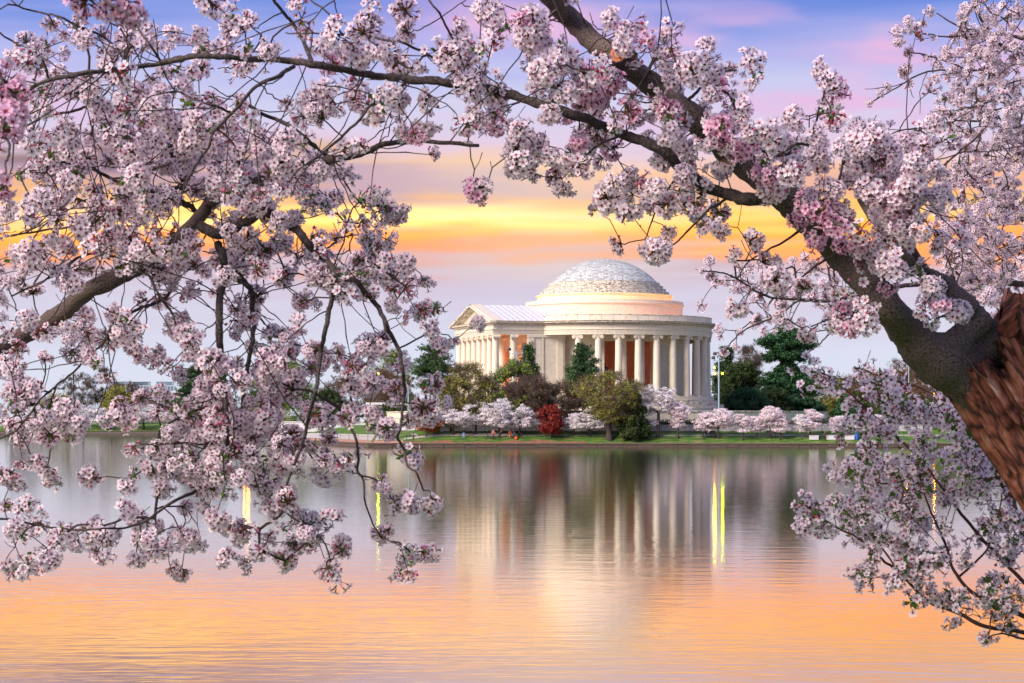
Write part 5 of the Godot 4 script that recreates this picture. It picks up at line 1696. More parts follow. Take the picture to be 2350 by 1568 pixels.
# a spray of blossom on its spur: axis +y, hub at the origin. style: ball, half, few, shoot, pink, small
func cluster_mesh(style: String, variant: int) -> Mesh:
	var key := "%s%d" % [style, variant]
	if clusters.has(key):
		return clusters[key]
	var r := RandomNumberGenerator.new()
	r.seed = 77 + hash(key)
	var mb := MB.new()
	var n: int = int({"ball": 25, "half": 17, "few": 8, "shoot": 12, "pink": 19}[style] * r.randf_range(0.85, 1.15))
	var lim: float = {"ball": 2.2, "half": 1.65, "few": 1.3, "shoot": 2.2, "pink": 2.1}[style] * r.randf_range(0.8, 1.1)
	var squash := Vector3(r.randf_range(0.85, 1.18), r.randf_range(0.85, 1.15), r.randf_range(0.85, 1.18))
	var pinkish := style == "pink"
	for i in n:
		var th := acos(lerpf(1.0, cos(lim), (i + 0.5) / n)) + r.randf_range(-0.16, 0.16)
		var ph := i * 2.399963 + r.randf_range(-0.3, 0.3)
		var dir := Vector3(sin(th) * cos(ph), cos(th), sin(th) * sin(ph)) * squash
		var len := r.randf_range(0.028, 0.047)
		var hub := Vector3.ZERO
		if style == "shoot":
			hub = Vector3(r.randf_range(-0.02, 0.02), r.randf_range(-0.05, 0.05), r.randf_range(-0.02, 0.02))
			len = r.randf_range(0.018, 0.034)
		var at := hub + dir * len
		var face := (dir + Vector3(r.randf_range(-0.38, 0.38), r.randf_range(-0.38, 0.38), r.randf_range(-0.38, 0.38))).normalized()
		var q := Quaternion(Vector3.UP, face) if face.y > -0.999 else Quaternion(Vector3.RIGHT, PI)
		var b := Basis(q) * Basis(Vector3.UP, r.randf() * TAU)
		var rr := r.randf_range(0.0150, 0.0188)
		var w := r.randf()
		var tip := lin(0.93, 0.84, 0.91).lerp(lin(0.97, 0.94, 0.97), w)
		var base := lin(0.80, 0.50, 0.62)
		if pinkish:
			tip = lin(0.92, 0.58, 0.76).lerp(lin(0.95, 0.76, 0.87), w)
			base = lin(0.72, 0.22, 0.40)
		tip = tip.srgb_to_linear()
		base = base.srgb_to_linear()
		petal(mb, at, b, rr, tip, base, r.randf_range(0.25, 0.75))
		stalk(mb, hub, at - face * 0.004, 0.0010, lin(0.10, 0.075, 0.018).srgb_to_linear())
		stalk(mb, at - face * 0.011, at - face * 0.001, 0.0028, lin(0.20, 0.025, 0.022).srgb_to_linear())
	# closed buds
	for i in {"ball": 2, "half": 3, "few": 6, "shoot": 2, "pink": 6}[style]:
		var th := r.randf_range(0.3, 2.2)
		var ph := r.randf() * TAU
		var dir := Vector3(sin(th) * cos(ph), cos(th), sin(th) * sin(ph))
		var at := dir * r.randf_range(0.026, 0.04)
		stalk(mb, Vector3.ZERO, at, 0.001, lin(0.14, 0.05, 0.02).srgb_to_linear())
		mb.col = lin(0.62, 0.12, 0.24).srgb_to_linear().lerp(lin(0.75, 0.3, 0.45).srgb_to_linear(), r.randf())
		mb.ball(at, Vector3(0.0055, 0.0055, 0.0055), 5, 4)
	# bud scales and young leaves round the hub
	for i in ({"ball": 5, "half": 6, "few": 5, "shoot": 9, "pink": 4}[style]):
		var ph := r.randf() * TAU
		var green := style == "shoot" or r.randf() < 0.4
		mb.col = (lin(0.10, 0.20, 0.025) if green else lin(0.20, 0.06, 0.02)).srgb_to_linear()
		var L := r.randf_range(0.014, 0.03) if style != "shoot" else r.randf_range(0.02, 0.042)
		var up := r.randf_range(-0.2, 1.0)
		var d := Vector3(cos(ph), up, sin(ph)).normalized()
		var s := d.cross(Vector3.UP).normalized() * L * 0.24
		var o := Vector3(0, r.randf_range(-0.04, 0.04), 0) if style == "shoot" else Vector3.ZERO
		mb.poly([o, o + d * L * 0.5 + s, o + d * L, o + d * L * 0.5 - s], d.cross(s).normalized())
	clusters[key] = mb.mesh()
	return clusters[key]


func smooth_path(pts: Array, step: float) -> PackedVector3Array:
	var cv := Curve3D.new()
	for i in pts.size():
		var tan: Vector3 = (pts[mini(i + 1, pts.size() - 1)] - pts[maxi(i - 1, 0)]) / 6.0
		cv.add_point(pts[i], -tan, tan)
	cv.bake_interval = step
	return cv.get_baked_points()


# a named branch: xy are column, row pairs; d0..d1 the distance along it, w0..w1 its width in layout pixels
func branch(n: Near, called: String, m: Material, xy: Array, d0: float, d1: float, w0: float, w1: float, label := "", parent: Node3D = null, wob := 0.0) -> MeshInstance3D:
	var pts := []
	var k := xy.size() / 2
	for i in k:
		var u := float(i) / (k - 1)
		pts.append(W(xy[i * 2], xy[i * 2 + 1], lerpf(d0, d1, u) + 0.10 * sin(i * 1.7 + xy[0])))
	var path := smooth_path(pts, 0.035)
	var rad := PackedFloat32Array()
	for i in path.size():
		var u := float(i) / (path.size() - 1)
		var w := lerpf(w0, w1, u) / 2.0 / F * lerpf(d0, d1, u)
		w *= 1.0 + 0.07 * fn.get_noise_2d(i * 6.0, xy[0] * 3.0) + (0.12 if i % 11 == 3 and w0 < 25 else 0.0)
		rad.append(w)
		if i > 0 and i < path.size() - 1:
			path[i] += Vector3(fn.get_noise_2d(i * 9.0, xy[1]), fn.get_noise_2d(i * 9.0, xy[1] + 90.0), 0) * (0.006 + w * 0.12)
	var mb := MB.new()
	if w0 > 25:     # knots and swellings
		for e in 5:
			var at := rng.randi_range(0, path.size() - 1)
			for i in path.size():
				rad[i] *= 1.0 + 0.09 * exp(-pow((i - at) / 2.5, 2.0))
	mb.tube(path, rad, 22 if w0 > 25 else 9)
	if w0 > 25:     # uneven bark
		for i in mb.v.size():
			var q := mb.v[i] * 900.0
			mb.v[i] += mb.n[i] * (fn.get_noise_3dv(q) * 0.007 + fn.get_noise_3dv(q * 3.0) * 0.003)
	var o := part(called, mb.mesh(), m, parent if parent else n.o, Vector3.ZERO if parent == null else Vector3.ZERO)
	if parent == null:
		o.position = -n.o.position
	if label:
		o.set_meta("label", label)
	for i in range(0, path.size(), 2):
		n.pos.append(path[i])
	return o


func blobs(n: Near, style: String, d: float, dd: float, list: Array, cover := 1.0, cell := 0.075) -> void:   # list of [x, y, rx, ry, density]
	for q in list:
		var area: float = PI * float(q[2]) * float(q[3])
		var one := PI * pow(27.0 * 10.0 / d, 2.0)
		var want: float = area / one * (q[4] if q.size() > 4 else 1.0) * cover
		var count := int(want) + (1 if rng.randf() < want - int(want) else 0)
		for i in count:
			for attempt in 8:
				var a := rng.randf() * TAU
				var r := sqrt(rng.randf())
				var x: float = q[0] + cos(a) * r * q[2]
				var y: float = q[1] + sin(a) * r * q[3]
				var bad := false
				for h in holes:
					if pow((x - h[0]) / h[2], 2) + pow((y - h[1]) / h[3], 2) < 1.0:
						bad = true
						break
				if bad:
					continue
				var p := W(x, y, d + rng.randf_range(-dd, dd))
				var key := Vector3i((p / cell).round())
				if n.taken.has(key):
					continue
				n.taken[key] = true
				n.spots.append([p, style])
				break


func one(n: Near, style: String, x: float, y: float, d: float) -> void:
	n.spots.append([W(x, y, d), style])


func grow(n: Near, twig_mat: Material, r_min: float, size: float, kinds: Dictionary, called: Dictionary, extra: int) -> void:
	var skeleton := n.pos.size()
	var order := []
	for s in n.spots:
		var bd := 1e9
		for i in range(0, skeleton, 2):
			bd = minf(bd, n.pos[i].distance_squared_to(s[0]))
		order.append([bd, s])
	order.sort_custom(func(a, b): return a[0] < b[0])
	var par := PackedInt32Array()
	par.resize(skeleton)
	par.fill(-1)
	var chains := []
	var placed := []
	for e in order:
		var q: Vector3 = e[1][0]
		var best := -1
		var bd := 1e9
		for i in n.pos.size():
			var dd := n.pos[i].distance_squared_to(q)
			if dd < bd:
				bd = dd
				best = i
		var a := n.pos[best]
		var len := sqrt(bd)
		var ids := [best]
		var dir := (q - a).normalized()
		if len > 0.02:
			var side := Vector3(rng.randf_range(-1, 1), rng.randf_range(-0.3, 1.0), rng.randf_range(-1, 1)) * len * 0.24
			var mid := a.lerp(q, 0.5) + side
			for u in [0.3, 0.6, 0.82, 1.0]:
				n.pos.append(a.lerp(mid, u).lerp(mid.lerp(q, u), u) + Vector3(rng.randfn(), rng.randfn(), rng.randfn()) * 0.004)
				par.append(ids[-1])
				ids.append(n.pos.size() - 1)
			dir = (q - mid).normalized()
			chains.append(ids)
		placed.append([q, dir, e[1][1]])
	var cnt := PackedInt32Array()
	cnt.resize(n.pos.size())
	for ids in chains:
		cnt[ids[-1]] += 1
	for i in range(n.pos.size() - 1, skeleton - 1, -1):
		if par[i] >= 0:
			cnt[par[i]] += cnt[i]
	var tw := MB.new()
	for ids in chains:
		var cp := PackedVector3Array()
		var cr := PackedFloat32Array()
		for i in ids:
			cp.append(n.pos[i])
			cr.append(clampf(r_min * pow(maxi(cnt[i], 1), 0.36), r_min, r_min * 3.2))
		cr[0] = cr[1]
		tw.tube(cp, cr, 5, false)
		if rng.randf() < 0.3:   # a bare spur with a bud
			var i0: int = ids[2]
			var d := Vector3(rng.randf_range(-1, 1), rng.randf_range(-0.4, 1), rng.randf_range(-1, 1)).normalized()
			var L := rng.randf_range(0.03, 0.12)
			tw.tube(PackedVector3Array([n.pos[i0], n.pos[i0] + d * L * 0.6, n.pos[i0] + (d + Vector3(0, 0.2, 0)) * L]), PackedFloat32Array([r_min * 0.9, r_min * 0.7, r_min * 0.9]), 4)
	for e in extra:          # bare twigs that arch between the sprays, with a few buds
		var i0 := rng.randi_range(1, skeleton - 2)
		var a := n.pos[i0]
		var L := rng.randf_range(0.15, 0.55)
		var along3 := (n.pos[i0 + 1] - n.pos[i0 - 1]).normalized()
		var d := (along3 * rng.randf_range(0.3, 1.2) + Vector3(rng.randfn() * 0.7, rng.randfn() * 0.7 - 0.2, rng.randf_range(0.2, 0.9))).normalized()
		var e3 := a + d * L
		var vx := CX + e3.x / -e3.z * F
		var vy := HY - (e3.y - EYE) / -e3.z * F
		if a.z > -8.0 or not ((vx < 860 and vy < 1000 and vx > -60) or (vy < 330 and vx < 1700) or (vx > 1900 and vy < 640) or (vx > 2050 and vy > 950 and vy < 1300)):
			continue
		var turn := Vector3(rng.randfn(), rng.randf_range(-0.8, 0.9), rng.randfn() * 0.4).normalized()
		var cp := PackedVector3Array()
		var cr := PackedFloat32Array()
		for k in 8:
			var u := k / 7.0
			cp.append(a + d * L * u + turn * L * 0.42 * u * u + Vector3(rng.randfn(), rng.randfn(), rng.randfn()) * 0.004)
			cr.append(r_min * lerpf(1.5, 0.85, u) * (1.35 if k == 5 else 1.0))
		tw.tube(cp, cr, 5, false)
		if rng.randf() < 0.5:
			placed.append([cp[-1], (cp[-1] - cp[-2]).normalized(), "few" if kinds else "shoot"])
	var to := part("twigs", tw.mesh(), twig_mat, n.o, -n.o.position, "stuff")
	to.set_meta("label", called.twigs)
	# the sprays: the 300 nearest are parts, the rest one mass per variant
	placed.sort_custom(func(a, b): return a[0].z > b[0].z)
	var rest := {}
	for i in placed.size():
		var s: Array = placed[i]
		var style: String = s[2]
		if kinds.has(style):
			style = kinds[style][rng.randi() % kinds[style].size()]
		var m := cluster_mesh(style, rng.randi() % 9)
		var ax: Vector3 = ((s[1] as Vector3) + Vector3(rng.randf_range(-0.8, 0.8), rng.randf_range(-0.9, 0.5), rng.randf_range(-0.8, 0.8))).normalized()
		var b := Basis(Quaternion(Vector3.UP, ax)) if ax.y > -0.999 else Basis(Vector3.RIGHT, PI)
		b = (b * Basis(Vector3.UP, rng.randf() * TAU)).scaled_local(Vector3.ONE * size * rng.randf_range(0.7, 1.22))
		var tr := Transform3D(b, s[0] - n.o.position)
		if i < 300:
			var c := part("blossom_cluster", m, M.blossom, n.o)
			c.transform = tr
		else:
			if not rest.has(m):
				rest[m] = []
			rest[m].append(tr)
	for m in rest:
		many("blossoms", m, M.blossom, rest[m], n.o)


func near_tree(called: String, label: String, at: Vector3) -> Near:
	var n := Near.new()
	n.o = thing(called, label, "tree", at)
	return n


func make_near_trees() -> void:
	fn.frequency = 0.02
	# gaps where the sky, the far bank and the water show through
	holes = [[188, 678, 44, 26], [45, 25, 48, 24], [425, 15, 26, 22], [655, 92, 34, 40], [655, 190, 40, 22], [730, 35, 30, 30], [150, 272, 62, 20], [50, 330, 34, 40], [950, 258, 60, 26], [1000, 40, 60, 38], [225, 540, 26, 22], [430, 522, 26, 16], [590, 520, 30, 22], [735, 512, 52, 34], [240, 595, 50, 20], [225, 645, 34, 26], [430, 690, 30, 24], [640, 705, 46, 52], [690, 760, 34, 40], [800, 745, 46, 70], [455, 745, 40, 26], [330, 862, 60, 32], [225, 930, 50, 30], [212, 1048, 130, 46], [185, 1130, 70, 32], [330, 1120, 40, 30], [60, 1125, 40, 26], [560, 1165, 46, 36], [700, 1110, 34, 26], [860, 1020, 40, 24], [880, 1180, 40, 60], [800, 1130, 40, 20], [960, 930, 30, 40], [980, 1040, 30, 40], [620, 1010, 28, 18], [915, 460, 60, 26], [1185, 560, 60, 70], [1010, 400, 70, 40], [1480, 30, 70, 50], [1395, 165, 16, 12], [1205, 420, 40, 30], [1690, 290, 12, 10], [1555, 600, 30, 20], [1790, 290, 22, 30], [2005, 380, 14, 12], [2060, 420, 14, 14]]

	# --- the tree on the left: a limb that climbs from the lower left edge
	var L := near_tree("cherry_tree", "blossoming cherry tree whose thick limb climbs from the lower left edge", Vector3(-3.1, 2.9, -10.6))
	branch(L, "trunk", M.cherry_bark, [-430, 1800, -400, 1500, -330, 1180, -210, 960, -90, 850, 0, 792], 10.6, 10.6, 130, 52)
	branch(L, "limb", M.limb_bark, [-20, 803, 80, 757, 135, 724, 194, 672, 260, 640, 331, 610, 390, 565, 430, 530, 458, 499, 479, 470, 505, 450, 569, 416, 622, 399, 676, 380, 715, 370, 767, 365], 10.2, 9.7, 44, 19)
	branch(L, "branch", M.cherry_bark, [760, 366, 803, 360, 850, 344, 883, 331, 922, 326, 974, 325, 1065, 331, 1098, 334], 9.7, 9.6, 17, 8)
	branch(L, "branch", M.cherry_bark, [462, 520, 497, 538, 531, 530, 569, 507, 603, 486, 629, 494, 655, 512, 681, 530, 701, 553, 720, 574, 740, 590, 756, 608, 771, 631, 784, 639], 9.8, 9.5, 25, 15)
	branch(L, "branch", M.cherry_bark, [778, 636, 766, 670, 758, 701, 751, 737, 743, 771, 738, 801, 731, 847, 724, 899, 714, 937, 700, 993, 689, 1028, 675, 1067], 9.5, 9.4, 13, 7)
	branch(L, "branch", M.cherry_bark, [782, 637, 818, 649, 836, 670, 857, 690, 875, 719, 888, 750, 901, 776, 914, 799, 921, 830, 927, 861, 928, 906, 923, 941, 920, 986, 913, 1004, 927, 1035, 937, 1070, 958, 1088, 972, 1126], 9.5, 9.4, 13, 4)
	branch(L, "branch", M.cherry_bark, [500, 560, 515, 602, 518, 636, 507, 667, 502, 732, 505, 799, 509, 836, 513, 895, 518, 948, 520, 1000, 520, 1049], 9.8, 9.45, 19, 14)
	branch(L, "branch", M.cherry_bark, [522, 628, 551, 644, 569, 657, 580, 678, 578, 706, 582, 740, 578, 790, 566, 850, 556, 930, 553, 1020], 10.3, 10.1, 15, 7)
	branch(L, "branch", M.cherry_bark, [412, 634, 399, 652, 383, 680, 362, 693, 311, 711, 280, 729, 262, 752, 243, 776], 10.3, 10.0, 9, 6)
	branch(L, "branch", M.cherry_bark, [298, 520, 298, 556, 285, 590, 280, 613, 337, 631, 362, 672, 396, 722], 10.0, 9.8, 8, 5)
	branch(L, "branch", M.cherry_bark, [215, 582, 250, 588, 283, 592], 10.0, 10.0, 5, 6)
	branch(L, "branch", M.cherry_bark, [217, 509, 246, 489, 280, 478, 331, 481, 349, 463, 383, 434, 430, 436, 480, 462], 10.1, 10.4, 7, 10)
	branch(L, "branch", M.cherry_bark, [26, 680, 80, 655, 116, 636, 155, 610, 179, 592, 215, 582], 9.7, 9.9, 4, 6)
	branch(L, "branch", M.cherry_bark, [260, 740, 233, 791, 202, 814, 168, 855, 124, 889, 91, 918], 10.0, 9.8, 6, 4)
	branch(L, "branch", M.cherry_bark, [516, 912, 453, 941, 414, 956, 388, 972, 370, 998, 357, 1021], 9.9, 9.6, 9, 4)
	branch(L, "branch", M.cherry_bark, [516, 968, 479, 1013, 466, 1031], 9.9, 9.7, 8, 6)
	branch(L, "branch", M.cherry_bark, [520, 1045, 500, 1090, 453, 1125, 414, 1143, 375, 1166, 334, 1195, 290, 1210, 230, 1215], 9.8, 9.5, 10, 4)
	branch(L, "branch", M.cherry_bark, [728, 906, 773, 934, 794, 965, 815, 1000, 822, 1035, 820, 1081, 832, 1098, 836, 1133, 839, 1161, 867, 1220, 920, 1255], 9.8, 9.5, 8, 3)
	branch(L, "branch", M.cherry_bark, [676, 1062, 660, 1110, 645, 1160, 690, 1200, 740, 1240, 760, 1290], 9.6, 9.5, 6, 3)
	branch(L, "branch", M.cherry_bark, [676, 298, 713, 329, 744, 355, 775, 366], 10.2, 10.3, 10, 13)
	branch(L, "branch", M.cherry_bark, [538, 220, 568, 241, 619, 269, 661, 287, 680, 300], 10.1, 10.2, 8, 10)
	branch(L, "branch", M.cherry_bark, [116, 404, 160, 393, 207, 386, 240, 402, 300, 430, 360, 440, 430, 470, 458, 499], 9.9, 10.4, 6, 12)
	branch(L, "branch", M.cherry_bark, [370, 383, 305, 401, 250, 412], 9.9, 9.9, 5, 5)
	branch(L, "branch", M.cherry_bark, [21, 308, 104, 269, 168, 254, 238, 236, 272, 251, 330, 300, 400, 360, 458, 440], 9.8, 10.4, 5, 10)
	branch(L, "branch", M.cherry_bark, [72, 220, 122, 215, 197, 214, 225, 223, 241, 236], 9.8, 9.8, 6, 8)
	branch(L, "branch", M.cherry_bark, [272, 251, 277, 192, 285, 135, 305, 101, 321, 85], 9.8, 9.8, 12, 7)
	branch(L, "branch", M.cherry_bark, [300, 108, 286, 84, 277, 66, 250, 50], 9.8, 9.6, 6, 3)
	branch(L, "branch", M.cherry_bark, [18, 8, 65, 21, 109, 31, 135, 39, 180, 60, 245, 90, 285, 135], 9.7, 9.8, 4, 6)
	branch(L, "branch", M.cherry_bark, [-40, 560, 30, 540, 90, 530, 160, 520, 217, 509], 9.7, 9.8, 4, 6)
	branch(L, "branch", M.cherry_bark, [-30, 1010, 20, 1000, 60, 960, 91, 918], 9.6, 9.7, 4, 5)
	branch(L, "branch", M.cherry_bark, [-40, 1200, 20, 1190, 80, 1205, 150, 1215, 230, 1215], 9.6, 9.5, 5, 5)

	# --- the tree on the right: leaning broken trunk, a great limb across the sky and the long arch
	var R := near_tree("cherry_tree", "leaning cherry tree with a broken reddish trunk and a great limb across the sky", Vector3(3.4, 2.9, -10.0))
	make_broken_trunk(R)
	var limb := branch(R, "limb", M.limb_bark, [2100, 780, 2077, 752, 2030, 699, 1968, 628, 1921, 575, 1859, 513, 1797, 441, 1694, 370, 1656, 331, 1617, 292, 1565, 248, 1513, 207, 1461, 168, 1410, 124, 1358, 91, 1306, 39, 1270, 0, 1235, -45], 9.71, 9.3, 74, 44, "great grey brown limb with dark dashes in its bark", null)
	branch(R, "limb", M.limb_bark, [2228, 715, 2200, 684, 2170, 659, 2126, 628, 2092, 600, 2040, 540, 1990, 480, 1965, 420], 9.83, 10.0, 42, 14)
	branch(R, "branch", M.cherry_bark, [1800, 452, 1720, 458, 1680, 450, 1630, 434, 1565, 388, 1513, 342, 1436, 308, 1379, 287, 1332, 267, 1241, 241, 1164, 215, 1100, 200, 1026, 190, 935, 181, 883, 176, 780, 160, 713, 145, 663, 141, 608, 135, 547, 133, 453, 129, 375, 142, 285, 157, 215, 163, 116, 184, 47, 212, -30, 250], 9.5, 8.8, 27, 8, "long arching branch that crosses half the sky")
	branch(R, "branch", M.cherry_bark, [674, 153, 640, 172, 608, 186, 582, 204, 538, 254, 492, 303, 476, 342, 440, 393, 420, 440], 8.95, 8.85, 10, 5)
	branch(R, "branch", M.cherry_bark, [531, 259, 479, 238, 440, 225, 414, 212, 383, 212, 340, 225], 9.2, 9.1, 6, 3)
	branch(R, "branch", M.cherry_bark, [930, 192, 896, 215, 852, 241, 827, 274, 780, 316, 744, 349, 700, 380], 9.05, 8.9, 8, 5)
	branch(R, "branch", M.cherry_bark, [715, 142, 692, 88, 663, 44, 627, 0, 600, -40], 9.25, 9.2, 10, 6)
	branch(R, "branch", M.cherry_bark, [713, 0, 762, 39, 788, 78, 829, 83, 894, 93, 930, 101, 997, 135, 1040, 165, 1060, 195], 9.2, 9.3, 4, 7)
	branch(R, "branch", M.cherry_bark, [656, 75, 700, 77, 733, 78, 788, 80], 9.2, 9.2, 3, 4)
	branch(R, "branch", M.cherry_bark, [984, 0, 1008, 31, 1034, 78, 1060, 120, 1080, 195], 9.3, 9.3, 5, 6)
	branch(R, "branch", M.twig_bark, [966, 67, 1010, 40, 1070, 0], 9.3, 9.2, 3, 2.5)
	branch(R, "branch", M.twig_bark, [766, -4, 772, 25, 785, 52], 9.2, 9.2, 3, 2.5)
	branch(R, "branch", M.cherry_bark, [368, 141, 344, 104, 321, 75, 311, 54, 300, 20], 9.2, 9.1, 6, 3)
	branch(R, "branch", M.cherry_bark, [0, 75, 26, 93, 70, 116, 96, 140, 114, 184], 9.2, 9.2, 4, 6)
	branch(R, "branch", M.cherry_bark, [1125, 205, 1150, 260, 1180, 300, 1230, 320], 9.4, 9.3, 6, 3)
	branch(R, "branch", M.cherry_bark, [1436, 308, 1380, 330, 1330, 370, 1290, 410], 9.4, 9.3, 6, 3)
	branch(R, "branch", M.cherry_bark, [1565, 388, 1530, 440, 1500, 500, 1480, 550], 9.5, 9.4, 6, 3)
	branch(R, "branch", M.cherry_bark, [1680, 450, 1630, 480, 1590, 520, 1545, 560, 1510, 575], 9.5, 9.4, 7, 3)
	branch(R, "branch", M.cherry_bark, [1560, 250, 1595, 215, 1640, 175, 1690, 160], 9.4, 9.3, 9, 4)
	branch(R, "branch", M.cherry_bark, [1480, 185, 1500, 140, 1530, 110], 9.4, 9.2, 8, 4)
	branch(R, "branch", M.cherry_bark, [1430, 140, 1380, 175, 1310, 185, 1260, 190], 9.4, 9.2, 7, 3)
	branch(R, "branch", M.cherry_bark, [1386, 95, 1390, 75, 1398, 55], 9.4, 9.3, 4, 3)
	branch(R, "branch", M.cherry_bark, [1280, 20, 1240, 60, 1200, 90], 9.3, 9.2, 7, 3)
	branch(R, "branch", M.cherry_bark, [1730, 400, 1780, 360, 1830, 330, 1857, 330, 1875, 275, 1893, 205, 1900, 180], 9.4, 9.2, 9, 3.5)
	branch(R, "branch", M.cherry_bark, [1850, 500, 1900, 450, 1930, 400, 1935, 360], 9.4, 9.2, 11, 4)
	branch(R, "branch", M.cherry_bark, [2130, 628, 2090, 560, 2078, 480, 2080, 410, 2095, 360], 9.8, 9.5, 16, 5)
	branch(R, "branch", M.cherry_bark, [2080, 430, 2140, 400, 2200, 350, 2250, 310], 9.6, 9.4, 7, 3)
	branch(R, "branch", M.cherry_bark, [2000, 480, 2020, 420, 2060, 360, 2050, 310], 9.8, 9.5, 8, 3)
	branch(R, "branch", M.cherry_bark, [2030, 705, 2050, 660, 2020, 640], 9.5, 9.3, 6, 3)
	branch(R, "branch", M.cherry_bark, [2060, 740, 1990, 735, 1940, 720, 1900, 735, 1860, 750], 9.7, 9.4, 7, 3)
	branch(R, "branch", M.cherry_bark, [1920, 580, 1860, 620, 1820, 655, 1780, 690], 9.5, 9.3, 7, 2.5)
	branch(R, "branch", M.cherry_bark, [1860, 515, 1790, 560, 1720, 600, 1690, 640], 9.5, 9.4, 7, 2.5)
	branch(R, "branch", M.cherry_bark, [2205, 690, 2180, 720, 2150, 730], 9.7, 9.4, 8, 3)
	# the pruned stub with its orange cut face
	var sb := MB.new()
	var c0 := W(1426, 140, 9.33)
	var c1 := W(1417, 125, 9.22)
	sb.tube(PackedVector3Array([c0, c0.lerp(c1, 0.5), c1]), PackedFloat32Array([0.040, 0.038, 0.035]), 14)
	var stub := part("pruned_stub", sb.mesh(), M.cherry_bark, limb)
	var cut := MB.new()
	var dirc := (c1 - c0).normalized()
	var bb := Basis.looking_at(-dirc)
	for ringn in 4:
		var mbx := MB.new()
		mbx.xf = Transform3D(Basis(bb.x, dirc, bb.y), c1 + dirc * (0.0012 + 0.0007 * ringn))
		mbx.lathe([Vector2(0.001, 0.001), Vector2([0.0325, 0.0285, 0.021, 0.0125][ringn], 0.0)], 20)
		part("cut_face", mbx.mesh(), M.cut_ring if ringn % 2 == 0 else M.cut_wood, stub)

	# --- a young cherry whose leafy shoots rise from below the broken trunk
	var S := near_tree("young_cherry_tree", "young cherry with leafy white blossoming shoots below the broken trunk", Vector3(2.9, 2.9, -11.2))
	branch(S, "stem", M.red_stem, [2560, 1790, 2500, 1560, 2420, 1450, 2350, 1415, 2276, 1378, 2230, 1359, 2192, 1313, 2169, 1247, 2146, 1196, 2120, 1130], 11.2, 10.8, 18, 4)
	branch(S, "stem", M.red_stem, [2500, 1590, 2420, 1490, 2350, 1452, 2262, 1438, 2183, 1401, 2127, 1378, 2067, 1317, 2025, 1285, 1974, 1238, 1904, 1201, 1848, 1159], 11.2, 10.7, 13, 3)
	branch(S, "stem", M.red_stem, [2480, 1500, 2380, 1370, 2300, 1285, 2230, 1210, 2160, 1117, 2109, 1052, 2043, 987, 1950, 903, 1890, 856], 11.2, 10.8, 11, 3)
	branch(S, "stem", M.red_stem, [2460, 1440, 2400, 1320, 2350, 1233, 2314, 1145, 2267, 1042, 2206, 968, 2137, 903, 2043, 870, 1960, 842], 11.2, 10.9, 11, 3)
	branch(S, "stem", M.red_stem, [2400, 1470, 2340, 1465, 2300, 1455, 2264, 1462], 11.0, 10.8, 6, 3)
	branch(S, "stem", M.red_stem, [2350, 1235, 2320, 1130, 2314, 1080], 11.3, 11.3, 14, 12)
	branch(S, "stem", M.red_stem, [2200, 1325, 2260, 1270, 2290, 1200, 2300, 1130], 10.9, 10.9, 6, 3)
	branch(S, "stem", M.red_stem, [2060, 1310, 2010, 1240, 1950, 1180, 1900, 1150], 10.8, 10.6, 5, 3)
	branch(S, "stem", M.red_stem, [2110, 1055, 2080, 1100, 2030, 1110, 1990, 1090], 10.9, 10.7, 5, 3)
	branch(S, "stem", M.red_stem, [2050, 995, 2010, 1000, 1970, 985], 10.9, 10.7, 4, 3)

	# --- the farther cherry at the right edge
	var Q := near_tree("cherry_tree", "farther cherry tree with small flowers filling the upper right edge", Vector3(5.6, 2.9, -20.5))
	branch(Q, "trunk", M.cherry_bark, [2640, 1380, 2600, 1100, 2560, 860, 2520, 640, 2480, 420, 2440, 240], 20.5, 20.5, 70, 24)
	branch(Q, "branch", M.cherry_bark, [2560, 700, 2450, 668, 2330, 650, 2200, 648, 2040, 660, 1912, 690, 1844, 687, 1760, 680, 1673, 631, 1612, 622], 20.5, 19.0, 18, 3)
	branch(Q, "branch", M.cherry_bark, [1834, 690, 1772, 730, 1704, 761, 1661, 808], 19.2, 18.8, 5, 2.5)
	branch(Q, "branch", M.cherry_bark, [1960, 670, 1928, 743, 1906, 764, 1878, 792, 1847, 814], 19.5, 19.0, 5, 2.5)
	branch(Q, "branch", M.cherry_bark, [1834, 690, 1828, 653, 1822, 615, 1794, 617, 1750, 590], 19.2, 19.0, 6, 3)
	branch(Q, "branch", M.cherry_bark, [2490, 420, 2400, 250, 2350, 121, 2317, 116, 2281, 85, 2254, 50, 2237, 0, 2225, -30], 20.5, 19.8, 14, 5)
	branch(Q, "branch", M.cherry_bark, [2350, 90, 2309, 80, 2251, 73, 2200, 60, 2150, 30], 20.2, 19.8, 8, 3)
	branch(Q, "branch", M.cherry_bark, [2480, 330, 2400, 200, 2350, 149, 2284, 154, 2226, 162, 2144, 162, 2094, 179, 2067, 196, 2020, 223, 1990, 240], 20.4, 19.6, 8, 2.5)
	branch(Q, "branch", M.cherry_bark, [2480, 380, 2400, 215, 2350, 190, 2309, 215, 2268, 234, 2220, 250], 20.4, 19.8, 8, 3)
	branch(Q, "branch", M.cherry_bark, [2430, 340, 2350, 300, 2260, 280, 2193, 278, 2144, 289, 2089, 296, 2050, 306, 2036, 325], 20.3, 19.7, 6, 2.5)
	branch(Q, "branch", M.cherry_bark, [2250, 75, 2180, 85, 2130, 78, 2085, 72], 19.9, 19.6, 4, 2.5)
	branch(Q, "branch", M.cherry_bark, [2226, 162, 2170, 140, 2120, 125, 2080, 120], 19.9, 19.6, 4, 2.5)
	branch(Q, "branch", M.cherry_bark, [2540, 760, 2440, 600, 2360, 520, 2290, 460, 2220, 400], 20.5, 20.0, 10, 4)
	branch(Q, "branch", M.cherry_bark, [2540, 820, 2440, 640, 2380, 600, 2300, 560, 2230, 520], 20.5, 20.0, 10, 4)

